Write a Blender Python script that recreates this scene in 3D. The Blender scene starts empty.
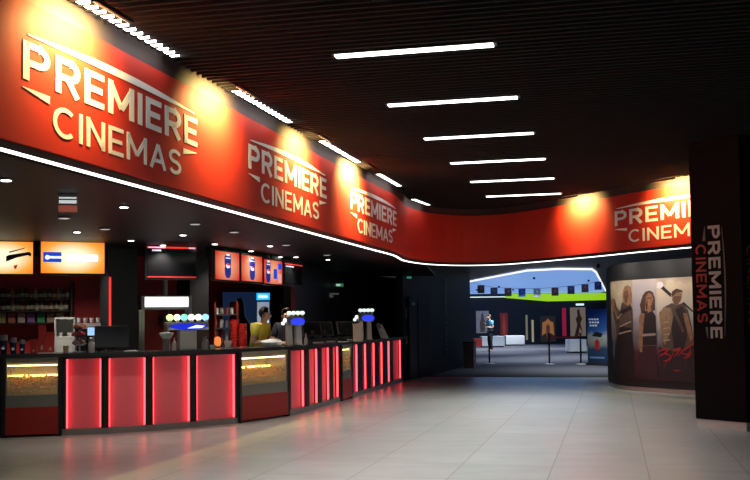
import bpy, bmesh, math, random
from mathutils import Vector, Matrix
random.seed(7)
SC = bpy.context.scene
COL = SC.collection
PI = math.pi
# ------------------------------------------------------------------ camera, world, exposure
EYE = 1.55
cd = bpy.data.cameras.new('camera'); cam = bpy.data.objects.new('camera', cd); COL.objects.link(cam)
FPX = 950.0
cd.sensor_width = 36.0; cd.lens = FPX / 750 * 36; cd.shift_y = 0.0489; cd.clip_end = 200
CM = Matrix.Translation((0, 0, EYE)) @ Matrix.Rotation(math.radians(92.7), 4, 'X') @ Matrix.Rotation(math.radians(-0.7), 4, 'Z')
cam.matrix_world = CM
SC.camera = cam
w = bpy.data.worlds.new('world'); SC.world = w; w.use_nodes = True
w.node_tree.nodes['Background'].inputs[0].default_value = (0.6, 0.62, 0.7, 1)
w.node_tree.nodes['Background'].inputs[1].default_value = 0.03
SC.view_settings.view_transform = 'Standard'; SC.view_settings.look = 'None'
SC.view_settings.exposure = 0.0; SC.view_settings.gamma = 1.0; SC.view_settings.use_curve_mapping = False

STRIP_W = 38.0     # louvred beam of each strip
POSTER_W = 85.0     # added spots that brighten the posters
HALL_W = 700.0      # added fill spots over the carpet hall
DOWN_W = 45.0       # bar downlights
STRIP_E = 5.0      # ceiling strips
COVE_E = 14.0       # tubes above the fascia
SPOT_W = 78.0       # wall washers on the fascia
LED_E = 4.0         # red counter strips

def ray(px, py):
    d = Vector(((px - 375) / FPX, -(py - 240) / FPX + cd.shift_y * 750 / FPX, -1.0))
    return (CM.to_3x3() @ d)
def W(px, py, Y):
    d = ray(px, py); return Vector((0, 0, EYE)) + d * (Y / d.y)
def F(px, py, z=0.0):
    d = ray(px, py); return Vector((0, 0, EYE)) + d * ((z - EYE) / d.z)
def wide(px0, px1, Y):
    return abs(W(px1, 320, Y).x - W(px0, 320, Y).x)

# ------------------------------------------------------------------ materials
MATS = {}
def mat(name, col, rough=0.5, metal=0.0, emit=None, es=0.0, noise=0.0, nscale=8.0, spec=None, alpha=None, trans=0.0, bump=0.0):
    if name in MATS: return MATS[name]
    m = bpy.data.materials.new(name); m.use_nodes = True; MATS[name] = m
    nt = m.node_tree; b = nt.nodes['Principled BSDF']
    b.inputs['Base Color'].default_value = (*col, 1); b.inputs['Roughness'].default_value = rough
    b.inputs['Metallic'].default_value = metal
    if spec is not None: b.inputs['Specular IOR Level'].default_value = spec
    if trans: b.inputs['Transmission Weight'].default_value = trans
    if alpha is not None: b.inputs['Alpha'].default_value = alpha
    if emit is not None:
        b.inputs['Emission Color'].default_value = (*emit, 1); b.inputs['Emission Strength'].default_value = es
    if noise or bump:
        tc = nt.nodes.new('ShaderNodeTexCoord'); n = nt.nodes.new('ShaderNodeTexNoise')
        n.inputs['Scale'].default_value = nscale; n.inputs['Detail'].default_value = 4
        nt.links.new(tc.outputs['Object'], n.inputs['Vector'])
        if noise:
            mx = nt.nodes.new('ShaderNodeMix'); mx.data_type = 'RGBA'
            mx.inputs[6].default_value = (*[c * (1 - noise) for c in col], 1)
            mx.inputs[7].default_value = (*[min(1, c * (1 + noise)) for c in col], 1)
            nt.links.new(n.outputs['Fac'], mx.inputs[0]); nt.links.new(mx.outputs[2], b.inputs['Base Color'])
        if bump:
            bp = nt.nodes.new('ShaderNodeBump'); bp.inputs['Strength'].default_value = bump
            nt.links.new(n.outputs['Fac'], bp.inputs['Height']); nt.links.new(bp.outputs['Normal'], b.inputs['Normal'])
    return m
BLACK = mat('black_paint', (.012, .012, .014), .45, noise=.2, nscale=3)
BLACKW = mat('black_wall', (.014, .014, .018), .5, noise=.25, nscale=1.5)
SLAT = mat('black_slat', (.017, .017, .018), .9, noise=.1, spec=.08)
GLOSSB = mat('gloss_black', (.008, .008, .009), .12, noise=.1)
STEEL = mat('steel', (.55, .55, .54), .3, 1.0, noise=.08, nscale=20)
DSTEEL = mat('dark_steel', (.2, .2, .2), .35, 1.0, noise=.08, nscale=20)
GREY = mat('grey_paint', (.22, .22, .21), .5, noise=.1)
LGREY = mat('light_grey', (.5, .5, .48), .5, noise=.06)
WHITE = mat('white_plastic', (.8, .8, .78), .4, noise=.04)
WHITEL = mat('white_letter', (.86, .85, .82), .5, noise=.02)
REDW = mat('red_wall', (.42, .02, .018), .5, noise=.2)
REDP = mat('red_panel', (.42, .022, .016), .35, noise=.08)
REDL = mat('red_letter', (.45, .03, .03), .5, noise=.05)
BANNER = mat('banner_red', (.50, .030, .017), .6, noise=.05, nscale=2, spec=.25)
STRIP = mat('strip_light', (.9, .9, .9), .4, emit=(1, .98, .95), es=STRIP_E)
COVE = mat('cove_tube', (.9, .9, .9), .4, emit=(1, .95, .92), es=COVE_E)
EDGE = mat('edge_light', (.9, .9, .9), .4, emit=(1, .93, .88), es=2.6)
LED = mat('red_led', (.9, .3, .3), .4, emit=(1, .055, .07), es=LED_E)
ACRY = mat('red_acrylic', (.6, .15, .17), .42, noise=.05, emit=(1, .075, .11), es=.11)
GLASS = mat('glass', (1, 1, 1), .02, alpha=.12, spec=.5)
SKIN = mat('skin', (.52, .29, .2), .5, noise=.08, nscale=30)
HAIR = mat('dark_hair', (.015, .01, .008), .6, noise=.3, nscale=60)
def emis(name, col, s): return mat(name, tuple(min(1, c) for c in col), .3, emit=col, es=s)

# ------------------------------------------------------------------ mesh builder
class MB:
    def __init__(self): self.bm = bmesh.new(); self.mi = 0
    def _post(self, vs, M):
        if M is not None: bmesh.ops.transform(self.bm, matrix=M, verts=vs)
        fs = set(f for v in vs for f in v.link_faces)
        for f in fs: f.material_index = self.mi
    def box(self, x0, x1, y0, y1, z0, z1, bev=0.0, M=None):
        r = bmesh.ops.create_cube(self.bm, size=1.0); vs = r['verts']
        T = Matrix.Translation(((x0 + x1) / 2, (y0 + y1) / 2, (z0 + z1) / 2)) @ Matrix.Diagonal((abs(x1 - x0), abs(y1 - y0), abs(z1 - z0), 1))
        bmesh.ops.transform(self.bm, matrix=T, verts=vs)
        if bev:
            es = list(set(e for v in vs for e in v.link_edges))
            q = bmesh.ops.bevel(self.bm, geom=es, offset=bev, segments=2, affect='EDGES', profile=.7)
            vs = list(set(v for f in q['faces'] for v in f.verts) | set(v for v in vs if v.is_valid))
        self._post(vs, M); return self
    def cone(self, x, y, z0, z1, r0, r1=None, n=20, M=None):
        r1 = r0 if r1 is None else r1
        q = bmesh.ops.create_cone(self.bm, cap_ends=True, segments=n, radius1=r0, radius2=r1, depth=z1 - z0)
        bmesh.ops.transform(self.bm, matrix=Matrix.Translation((x, y, (z0 + z1) / 2)), verts=q['verts'])
        self._post(q['verts'], M); return self
    def ball(self, c, r, s=(1, 1, 1), n=12, M=None):
        q = bmesh.ops.create_uvsphere(self.bm, u_segments=n, v_segments=max(6, n * 2 // 3), radius=r)
        bmesh.ops.transform(self.bm, matrix=Matrix.Translation(c) @ Matrix.Diagonal((*s, 1)), verts=q['verts'])
        self._post(q['verts'], M); return self
    def tube(self, pts, r, n=8):
        pts = [Vector(p) for p in pts]; rings = []
        for i, p in enumerate(pts):
            d = (pts[min(i + 1, len(pts) - 1)] - pts[max(i - 1, 0)]).normalized()
            a = d.cross(Vector((0, 0, 1)));  a = a.normalized() if a.length > 1e-3 else Vector((1, 0, 0))
            b = d.cross(a)
            rr = r[i] if isinstance(r, (list, tuple)) else r
            rings.append([self.bm.verts.new(p + (a * math.cos(t) + b * math.sin(t)) * rr) for t in [2 * PI * k / n for k in range(n)]])
        for i in range(len(rings) - 1):
            for k in range(n):
                f = self.bm.faces.new((rings[i][k], rings[i][(k + 1) % n], rings[i + 1][(k + 1) % n], rings[i + 1][k])); f.material_index = self.mi
        for rg in (rings[0][::-1], rings[-1]):
            f = self.bm.faces.new(rg); f.material_index = self.mi
        return self
    def lathe(self, prof, x=0, y=0, n=20, M=None):
        rings = []
        for r, z in prof:
            rings.append([self.bm.verts.new((x + max(r, 1e-4) * math.cos(2 * PI * k / n), y + max(r, 1e-4) * math.sin(2 * PI * k / n), z)) for k in range(n)])
        for i in range(len(rings) - 1):
            for k in range(n):
                self.bm.faces.new((rings[i][k], rings[i][(k + 1) % n], rings[i + 1][(k + 1) % n], rings[i + 1][k]))
        self.bm.faces.new(rings[0][::-1]); self.bm.faces.new(rings[-1])
        self._post([v for g in rings for v in g], M); return self
    def prism(self, poly, z0, z1, M=None):
        a = [self.bm.verts.new((p[0], p[1], z0)) for p in poly]; b = [self.bm.verts.new((p[0], p[1], z1)) for p in poly]
        n = len(poly)
        self.bm.faces.new(a[::-1]); self.bm.faces.new(b)
        for i in range(n): self.bm.faces.new((a[i], a[(i + 1) % n], b[(i + 1) % n], b[i]))
        self._post(a + b, M); return self
    def flat(self, poly, y0, y1):          # polygon drawn in x,z and given a thickness in y
        M = Matrix(((1, 0, 0, 0), (0, 0, 1, 0), (0, 1, 0, 0), (0, 0, 0, 1)))
        return self.prism([(p[0], p[1]) for p in poly], y0, y1, M)
    def ribbon(self, left, right, z0, z1):   # solid between two polylines
        n = len(left); V = {}
        for k, (l, r) in enumerate(zip(left, right)):
            V[k] = [self.bm.verts.new((l[0], l[1], z0)), self.bm.verts.new((r[0], r[1], z0)), self.bm.verts.new((r[0], r[1], z1)), self.bm.verts.new((l[0], l[1], z1))]
        fs = []
        for k in range(n - 1):
            a, b = V[k], V[k + 1]
            for i in range(4): fs.append(self.bm.faces.new((a[i], a[(i + 1) % 4], b[(i + 1) % 4], b[i])))
        fs.append(self.bm.faces.new(V[0][::-1])); fs.append(self.bm.faces.new(V[n - 1]))
        for f in fs: f.material_index = self.mi
        return self
    def build(self, name, m, parent=None, smooth=False, label=None):
        bmesh.ops.recalc_face_normals(self.bm, faces=self.bm.faces)
        me = bpy.data.meshes.new(name); self.bm.to_mesh(me); self.bm.free()
        for q in (m if isinstance(m, (list, tuple)) else [m]): me.materials.append(q)
        if smooth:
            for p in me.polygons: p.use_smooth = True
            try: me.set_sharp_from_angle(angle=math.radians(40))
            except Exception: pass
        o = bpy.data.objects.new(name, me); COL.objects.link(o)
        if parent is not None: o.parent = parent
        if label: o['label'] = label
        return o
def thing(name, label, cat, loc=(0, 0, 0), rz=0.0, group=None):
    o = bpy.data.objects.new(name, None); COL.objects.link(o); o.empty_display_size = .1
    o.location = loc; o.rotation_euler = (0, 0, rz); o['label'] = label; o['category'] = cat
    if group: o['group'] = group
    return o
def tag(o, label, cat, group=None):
    o['label'] = label; o['category'] = cat
    if group: o['group'] = group
    return o
def struct(o, label=None):
    o['kind'] = 'structure'
    if label: o['label'] = label
    return o
def copy_tree(o, parent=None):
    c = o.copy(); COL.objects.link(c)
    if parent is not None: c.parent = parent
    for ch in [x for x in list(o.children)]: copy_tree(ch, c)
    return c
def arc(cx, cz, rx, rz, a0, a1, n=10):
    return [(cx + rx * math.cos(math.radians(a0 + (a1 - a0) * k / n)), cz + rz * math.sin(math.radians(a0 + (a1 - a0) * k / n))) for k in range(n + 1)]
def glyph(ch, t):
    """centre lines of one capital letter, height 1, and its width"""
    h = t / 2; lo, hi = h, 1 - h
    if ch in 'PR':
        w_ = .78; r_ = (hi - .46) / 2; bowl = [(h, hi), (w_ - h - r_, hi)] + arc(w_ - h - r_, .46 + r_, r_, r_, 90, -90, 8) + [(h, .46)]
        L_ = [[(h, 0), (h, 1)], bowl]
        if ch == 'R': L_.append([(w_ * .48, .46), (w_ - h * .9, 0)])
        return L_, w_
    if ch == 'E': return [[(h, 0), (h, 1)], [(h, hi), (.68, hi)], [(h, .5), (.62, .5)], [(h, lo), (.68, lo)]], .68
    if ch == 'M': return [[(h, 0), (h, 1)], [(1 - h, 0), (1 - h, 1)], [(h, hi), (.5, .24)], [(.5, .24), (1 - h, hi)]], 1.0
    if ch == 'I': return [[(h, 0), (h, 1)]], t
    if ch == 'N': return [[(h, 0), (h, 1)], [(.78 - h, 0), (.78 - h, 1)], [(h, hi), (.78 - h, lo)]], .78
    if ch == 'C': return [arc(.46, .5, .46 - h, .5 - h, 48, 312, 16)], .84
    if ch == 'A': return [[(h * .9, 0), (.44, hi)], [(.88 - h * .9, 0), (.44, hi)], [(.2, .3), (.68, .3)]], .88
    if ch == 'S':
        return [arc(.36, .5 + (.5 - h) / 2, .36 - h, (.5 - h) / 2, 25, 270, 12)[:-1] + arc(.36, .5 - (.5 - h) / 2, .36 - h, (.5 - h) / 2, 90, -155, 12)], .72
    return [], .4
def text_polys(s, bold=0.0, wide_=1.0, track=1.0):
    """flat capital letters of height 1 drawn as strokes; returns vertices, faces, width"""
    t = .15 + bold * 2.5; x = 0; vs = []; fs = []
    for ch in s:
        L_, w_ = glyph(ch, t)
        for pl in L_:
            pv = [Vector(p) for p in pl]; b = len(vs)
            for i, p in enumerate(pv):
                d = (pv[min(i + 1, len(pv) - 1)] - pv[max(i - 1, 0)]).normalized(); n = Vector((-d.y, d.x)) * t / 2
                q = 1.0
                if 0 < i < len(pv) - 1:
                    d1 = (p - pv[i - 1]).normalized(); q = 1 / max(.6, abs(d1.dot(d)))
                vs.append((x + p.x + n.x * q, p.y + n.y * q)); vs.append((x + p.x - n.x * q, p.y - n.y * q))
            for i in range(len(pv) - 1): fs.append((b + 2 * i, b + 2 * i + 1, b + 2 * i + 3, b + 2 * i + 2))
        x += w_ + .17 * track
    return vs, fs, x - .17 * track
def text_obj(name, s, fn, m, parent, width=None, height=1.0, bold=0.0, track=1.0, x0=0.0, z0=0.0, thick=.006, label=None):
    """fn maps (u, v, d) to a point; text of given width and height at (x0, z0)"""
    vs, fs, wd = text_polys(s, bold, 1.0, track)
    sx = (width / wd) if width else height
    me = bpy.data.meshes.new(name)
    n = len(vs)
    A = [fn(x0 + v[0] * sx, z0 + v[1] * height, thick) for v in vs]; B = [fn(x0 + v[0] * sx, z0 + v[1] * height, 0) for v in vs]
    from collections import Counter
    ec = Counter()
    for f in fs:
        for i in range(len(f)): ec[tuple(sorted((f[i], f[(i + 1) % len(f)])))] += 1
    sides = [(a, b, b + n, a + n) for (a, b), c in ec.items() if c == 1]
    me.from_pydata([tuple(p) for p in A + B], [], list(fs) + sides); me.update()
    me.materials.append(m)
    o = bpy.data.objects.new(name, me); COL.objects.link(o)
    if parent is not None: o.parent = parent
    if label: o['label'] = label
    return o
def poly_obj(name, poly, fn, m, parent, thick=.006, d0=0.0, cut=.12):
    """outline in (u, v) cut into narrow strips along u, then laid on the curved surface fn"""
    bm = bmesh.new(); bm.faces.new([bm.verts.new((p[0], p[1], 0)) for p in poly])
    u0 = min(p[0] for p in poly); u1 = max(p[0] for p in poly); u = u0 + cut
    while u < u1 - .01:
        bmesh.ops.bisect_plane(bm, geom=bm.verts[:] + bm.edges[:] + bm.faces[:], plane_co=(u, 0, 0), plane_no=(1, 0, 0)); u += cut
    q = bmesh.ops.extrude_face_region(bm, geom=bm.faces[:])
    for v in q['geom']:
        if isinstance(v, bmesh.types.BMVert): v.co.z = 1
    for v in bm.verts: v.co = fn(v.co.x, v.co.y, d0 + thick * v.co.z)
    bmesh.ops.recalc_face_normals(bm, faces=bm.faces)
    me = bpy.data.meshes.new(name); bm.to_mesh(me); bm.free(); me.materials.append(m)
    o = bpy.data.objects.new(name, me); COL.objects.link(o); o.parent = parent
    return o

# ------------------------------------------------------------------ the fascia path (plan view)
VA = math.radians(14.8)
dv = Vector((math.sin(VA), math.cos(VA)))
q0 = F(150, 187, 2.8).xy
def catmull(P, k=6):
    out = []
    for i in range(len(P) - 1):
        p0, p1, p2, p3 = P[max(i - 1, 0)], P[i], P[i + 1], P[min(i + 2, len(P) - 1)]
        for j in range(k):
            t = j / k
            out.append(0.5 * ((2 * p1) + (p2 - p0) * t + (2 * p0 - 5 * p1 + 4 * p2 - p3) * t * t + (3 * p1 - p0 - 3 * p2 + p3) * t ** 3))
    out.append(P[-1]); return out
strt = [q0 + dv * ((y - q0.y) / dv.y) for y in (-1.5, 5, 11.5, 14, 16.5, 17.9)]
crv = [F(px, py, 2.8).xy for px, py in ((407, 260.3), (425, 263.3), (445, 264.6), (470, 265), (500, 264.2), (530, 262), (560, 259.3), (595, 256), (630, 252.4), (660, 249.6), (690, 246.8))]
ext = crv[-1] + (crv[-1] - crv[-3]).normalized() * 4.0
PATH = strt[:4] + catmull(strt[4:] + crv + [ext], 6)
SL = [0.0]
for a, b in zip(PATH, PATH[1:]): SL.append(SL[-1] + (b - a).length)
def path_at(s):
    s = max(0, min(SL[-1] - 1e-6, s))
    for i in range(len(SL) - 1):
        if SL[i + 1] > s: break
    t = (s - SL[i]) / (SL[i + 1] - SL[i]); p = PATH[i].lerp(PATH[i + 1], t)
    def tan(j):
        return (PATH[min(j + 1, len(PATH) - 1)] - PATH[max(j - 1, 0)]).normalized()
    d = tan(i).lerp(tan(i + 1), t).normalized()
    return p, d
def s_at_px(px):
    best = None
    for k in range(int(SL[-1] * 50)):
        p, _ = path_at(k / 50)
        if p.y < 2: continue
        x = 375 + FPX * p.x / p.y
        if best is None or abs(x - px) < best[0]: best = (abs(x - px), k / 50)
    return best[1]
def offs(d):    # offset the path; positive = towards the hall (right of travel)
    out = []
    for i, p in enumerate(PATH):
        t = (PATH[min(i + 1, len(PATH) - 1)] - PATH[max(i - 1, 0)]).normalized()
        out.append(p + Vector((t.y, -t.x)) * d)
    return out

# ------------------------------------------------------------------ floor
def floor_mat():
    m = bpy.data.materials.new('floor_tiles'); m.use_nodes = True; nt = m.node_tree; b = nt.nodes['Principled BSDF']
    tc = nt.nodes.new('ShaderNodeTexCoord'); mp = nt.nodes.new('ShaderNodeMapping'); mp.inputs['Rotation'].default_value = (0, 0, math.radians(14.0))
    mp.inputs['Location'].default_value = (.65, .3, 0)
    nt.links.new(tc.outputs['Object'], mp.inputs['Vector'])
    br = nt.nodes.new('ShaderNodeTexBrick'); br.offset = 0; br.inputs['Brick Width'].default_value = .96; br.inputs['Row Height'].default_value = .96
    br.inputs['Scale'].default_value = 1; br.inputs['Mortar Size'].default_value = .007
    br.inputs['Color1'].default_value = (.375, .40, .37, 1); br.inputs['Color2'].default_value = (.42, .44, .41, 1); br.inputs['Mortar'].default_value = (.22, .22, .21, 1)
    nt.links.new(mp.outputs[0], br.inputs['Vector'])
    n = nt.nodes.new('ShaderNodeTexNoise'); n.inputs['Scale'].default_value = 1.8; n.inputs['Detail'].default_value = 6
    mp2 = nt.nodes.new('ShaderNodeMapping'); mp2.inputs['Rotation'].default_value = (0, 0, math.radians(14.0)); mp2.inputs['Scale'].default_value = (1, 2.2, 1)
    nt.links.new(tc.outputs['Object'], mp2.inputs['Vector']); nt.links.new(mp2.outputs[0], n.inputs['Vector'])
    r = nt.nodes.new('ShaderNodeMapRange'); r.inputs[1].default_value = .3; r.inputs[2].default_value = .7; r.inputs[3].default_value = .9; r.inputs[4].default_value = 1.1
    nt.links.new(n.outputs['Fac'], r.inputs[0])
    mx = nt.nodes.new('ShaderNodeMix'); mx.data_type = 'RGBA'; mx.blend_type = 'MULTIPLY'; mx.inputs[0].default_value = 1
    nt.links.new(br.outputs['Color'], mx.inputs[6]); nt.links.new(r.outputs[0], mx.inputs[7]); nt.links.new(mx.outputs[2], b.inputs['Base Color'])
    r2 = nt.nodes.new('ShaderNodeMapRange'); r2.inputs[3].default_value = .29; r2.inputs[4].default_value = .34
    nt.links.new(n.outputs['Fac'], r2.inputs[0]); nt.links.new(r2.outputs[0], b.inputs['Roughness'])
    return m
TH0 = F(420, 377.3); TH1 = F(612, 378.0)
def thx(x): return TH0.y + (TH1.y - TH0.y) * (x - TH0.x) / (TH1.x - TH0.x)
struct(MB().prism([(-14, -4), (16, -4), (16, thx(16)), (-14, thx(-14))], -.1, 0).build('floor', floor_mat()))
CARPET = mat('carpet', (.07, .07, .08), .95, noise=.35, nscale=60)
struct(MB().prism([(-14, thx(-14)), (16, thx(16)), (16, 62), (-14, 62)], -.1, 0).build('floor', CARPET))
struct(MB().prism([(TH0.x - .3, thx(TH0.x - .3) - .05), (TH1.x + .4, thx(TH1.x + .4) - .05), (TH1.x + .4, thx(TH1.x + .4) + .07), (TH0.x - .3, thx(TH0.x - .3) + .07)], -.02, .006).build('trim_1', STEEL))

# ------------------------------------------------------------------ ceiling of black slats
SA = math.radians(12.4)
su = Vector((math.cos(SA), -math.sin(SA))); sn = Vector((math.sin(SA), math.cos(SA)))
CL = offs(.06)
def hits(t):
    r = []
    for a, b in zip(CL, CL[1:]):
        fa, fb = a.dot(sn) - t, b.dot(sn) - t
        if (fa <= 0) != (fb <= 0): r.append((a + (b - a) * (fa / (fa - fb))).dot(su))
    return sorted(r)
ms = MB(); t = -1.0
while t < 23:
    h = hits(t)
    if h:
        u0 = h[0]; u1 = h[1] if len(h) > 1 else 13.5
        u1 = min(u1, 13.5)
        if u1 - u0 > .1:
            A = su * u0 + sn * t; B = su * u1 + sn * t
            MM = Matrix.Translation((A.x, A.y, 0)) @ Matrix.Rotation(-SA, 4, 'Z')
            ms.box(0, u1 - u0, -.016, .016, 4.05, 4.16, M=MM)
    t += .12
struct(ms.build('ceiling', SLAT))
# dark slab above the slats
struct(MB().box(-8, 16, -4, 25, 4.62, 4.75).build('ceiling', BLACK))
# strip lights
rows = [((337, 57), (492, 46)), ((388, 106), (515, 99)), ((425, 139), (535, 134)), ((446, 164), (545, 160)), ((468, 182), (552, 179.5)), ((487, 196.5), (560, 194.5))]
ords = ['first and nearest', 'second nearest', 'third nearest', 'fourth nearest', 'fifth nearest', 'sixth and farthest']
ctrs = []
for (a, b) in rows:
    ctrs.append(((F(*a, 4.03) + F(*b, 4.03)) / 2).xy)
L = sum((F(*a, 4.03) - F(*b, 4.03)).length for a, b in rows) / 6
step = (ctrs[5] - ctrs[0]) / 5
allc = [ctrs[0] + step * k for k in range(-3, 6)]  # row continued out of view with added strips to light the floor
def strip_light(c, label):
    r = thing('ceiling_light', label, 'light', (c.x, c.y, 4.03), -SA, 'linear ceiling lights between the slats')
    MB().box(-L / 2 - .03, L / 2 + .03, -.065, .065, .012, .07).build('housing', BLACK, r)
    MB().box(-L / 2, L / 2, -.05, .05, 0, .012).build('diffuser', STRIP, r)
    ld = bpy.data.lights.new('louvre_beam', 'AREA'); ld.shape = 'RECTANGLE'; ld.size = L; ld.size_y = .14; ld.energy = STRIP_W; ld.spread = math.radians(98); ld.color = (.96, .98, 1)
    lo = bpy.data.objects.new('louvre_beam', ld); COL.objects.link(lo); lo.parent = r; lo.location = (0, 0, -.004)
    return r
for k, c in enumerate(allc):
    if k < 3: strip_light(c, 'added unseen white strip light overhead, before the nearest one in view')
    else: strip_light(c, 'white linear strip light in slatted ceiling, %s of the row' % ords[k - 3])

# ------------------------------------------------------------------ fascia with logos and edge light
fas = thing('sign_fascia', 'long curved red fascia band with white cinema lettering above the bar', 'sign', (q0.x, q0.y, 2.8))
def wl(o, root):      # keep world coordinates below a root with a location only
    o.parent = root; o.matrix_parent_inverse = Matrix.Translation(root.location).inverted(); return o
wl(MB().ribbon(offs(0), offs(-.2), 2.86, 3.92).build('red_band', BANNER), fas)
wl(MB().ribbon(offs(-.02), offs(-.2), 3.92, 4.6).build('upper_band', mat('upper_band', (.04, .028, .028), .7, noise=.1), None, label='grey brown band above the red face'), fas)
wl(MB().ribbon(offs(-.03), offs(-.2), 2.8, 2.86).build('shadow_gap', BLACK), fas)
wl(MB().ribbon(offs(-.035), offs(-.075), 2.785, 2.80).build('light_strip', EDGE, None, label='white light line under the fascia'), fas)

def logo(px0, px1, name, label):
    s0, s1 = s_at_px(px0), s_at_px(px1)
    wd = s1 - s0
    def fn(u, v, d):
        p, t = path_at(s0 + u); n = Vector((t.y, -t.x)); q = p + n * (d + .002)
        return Vector((q.x, q.y, v))
    root = bpy.data.objects.new(name, None); COL.objects.link(root); wl(root, fas); root['label'] = label
    root.location = fas.location
    def ch(o):
        o.parent = root; o.matrix_parent_inverse = Matrix.Translation(-fas.location) ; return o
    k = wd / 2.95
    zc = 3.335
    ch(text_obj('premiere_word', 'PREMIERE', fn, WHITEL, root, width=wd, height=.285, bold=.01, track=1.0, z0=zc))
    ch(text_obj('cinemas_word', 'CINEMAS', fn, WHITEL, root, width=wd * .745, height=.24, bold=-.004, track=1.0, x0=wd * .13, z0=zc - .345))
    # lens shaped rule above and two wedges beside the lower word
    N = 14; up = []; lo = []
    for i in range(N + 1):
        t = i / N; u = wd * (.02 + .96 * t); th = .005 + .027 * math.sin(PI * t); c = zc + .335 + .035 * math.sin(PI * t)
        up.append((u, c + th)); lo.append((u, c - th))
    strip(root, 'rule', up, lo, fn)
    strip(root, 'wedge', [(0.0, zc - .06), (wd * .115, zc - .06)], [(0.0, zc - .065), (wd * .115, zc - .12)], fn)
    strip(root, 'wedge', [(wd * .89, zc - .06), (wd * .995, zc - .06)], [(wd * .89, zc - .12), (wd * .995, zc - .065)], fn)
    return root
def strip(root, name, up, lo, fn, m=None, thick=.006):
    me = bpy.data.meshes.new(name); n = len(up)
    if n == 2:
        up = [up[0], ((up[0][0] + up[1][0]) / 2, (up[0][1] + up[1][1]) / 2), up[1]]; lo = [lo[0], ((lo[0][0] + lo[1][0]) / 2, (lo[0][1] + lo[1][1]) / 2), lo[1]]; n = 3
    V = [tuple(fn(*p, thick)) for p in up] + [tuple(fn(*p, thick)) for p in lo] + [tuple(fn(*p, 0)) for p in up] + [tuple(fn(*p, 0)) for p in lo]
    fc = []
    for i in range(n - 1):
        fc += [(i, i + 1, n + i + 1, n + i), (i, i + 1, 2 * n + i + 1, 2 * n + i), (n + i, n + i + 1, 3 * n + i + 1, 3 * n + i)]
    fc += [(0, n, 3 * n, 2 * n), (n - 1, 2 * n - 1, 4 * n - 1, 3 * n - 1)]
    me.from_pydata(V, [], fc); me.materials.append(m or WHITEL)
    o = bpy.data.objects.new(name, me); COL.objects.link(o); o.parent = root
    if root.parent is fas: o.matrix_parent_inverse = Matrix.Translation(-fas.location)
    return o
logo(21, 197, 'logo', 'large white lettering nearest the camera')
logo(249, 327, 'logo', 'second white lettering along the left band')
logo(351, 397, 'logo', 'third white lettering before the bend')
sR = s_at_px(617)
logo(617, 742, 'logo', 'white lettering on the right end of the band')

# tubes in the gap above the fascia
COV = offs(.22)
def cove(px0, px1, label):
    s0, s1 = s_at_px(px0), s_at_px(px1)
    a, ta = path_at(s0); b, tb = path_at(s1)
    a = a + Vector((ta.y, -ta.x)) * .14; b = b + Vector((tb.y, -tb.x)) * .14
    ln = (b - a).length; an = math.atan2(b.y - a.y, b.x - a.x)
    r = thing('cove_light', label, 'light', (a.x, a.y, 4.056), an, 'tube lights in the gap above the red band')
    MB().box(0, ln, -.045, .045, .03, .09).build('housing', GREY, r)
    MB().box(0.02, ln - .02, -.04, .04, 0, .03).build('tube', COVE, r)
cove(58, 163, 'bright tube light above the red band, nearest the camera')
cove(222, 280, 'bright tube light above the red band, over the second logo')
cove(313, 351, 'bright tube light above the red band, between second and third logo')
cove(371, 394, 'bright tube light above the red band, over the third logo')
cove(407, 424, 'bright tube light above the red band, last before the bend')
# wall washers grazing the red band
def washer(s, label, pw=SPOT_W):
    p, t = path_at(s); n = Vector((t.y, -t.x)); c = p + n * .36
    an = math.atan2(t.y, t.x)
    r = thing('wall_washer', label, 'light', (c.x, c.y, 3.97), an, 'lamps washing the red band')
    MB().box(-.28, .28, -.02, .02, .008, .045, .004).build('lamp_head', BLACK, r)
    ld = bpy.data.lights.new('beam', 'AREA'); ld.energy = pw; ld.color = (1, .70, .22); ld.shape = 'RECTANGLE'; ld.size = .52; ld.size_y = .035; ld.spread = math.radians(128)
    lo = bpy.data.objects.new('beam', ld); COL.objects.link(lo); lo.parent = r; lo.location = (0, 0, -.006)
    # aim down and at the band: local +y is towards the band
    lo.rotation_euler = (math.radians(68), 0, 0)
def s_at_y(y):
    return min((abs(path_at(k / 20)[0].y - y), k / 20) for k in range(int(SL[-1] * 10)))[1]
for y, wd_ in ((4.9, 'nearest, outside the left edge'), (7.4, 'over the first logo'), (10.0, 'after the first logo'), (12.6, 'over the second logo'), (15.1, 'before the third logo'), (17.6, 'over the third logo')):
    washer(s_at_y(y), 'slim warm lamp washing the red band, ' + wd_)
washer(s_at_px(583), 'slim warm lamp washing the red band, left of the far right logo')
washer(s_at_px(680), 'slim warm lamp washing the red band, over the far right logo')

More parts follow.
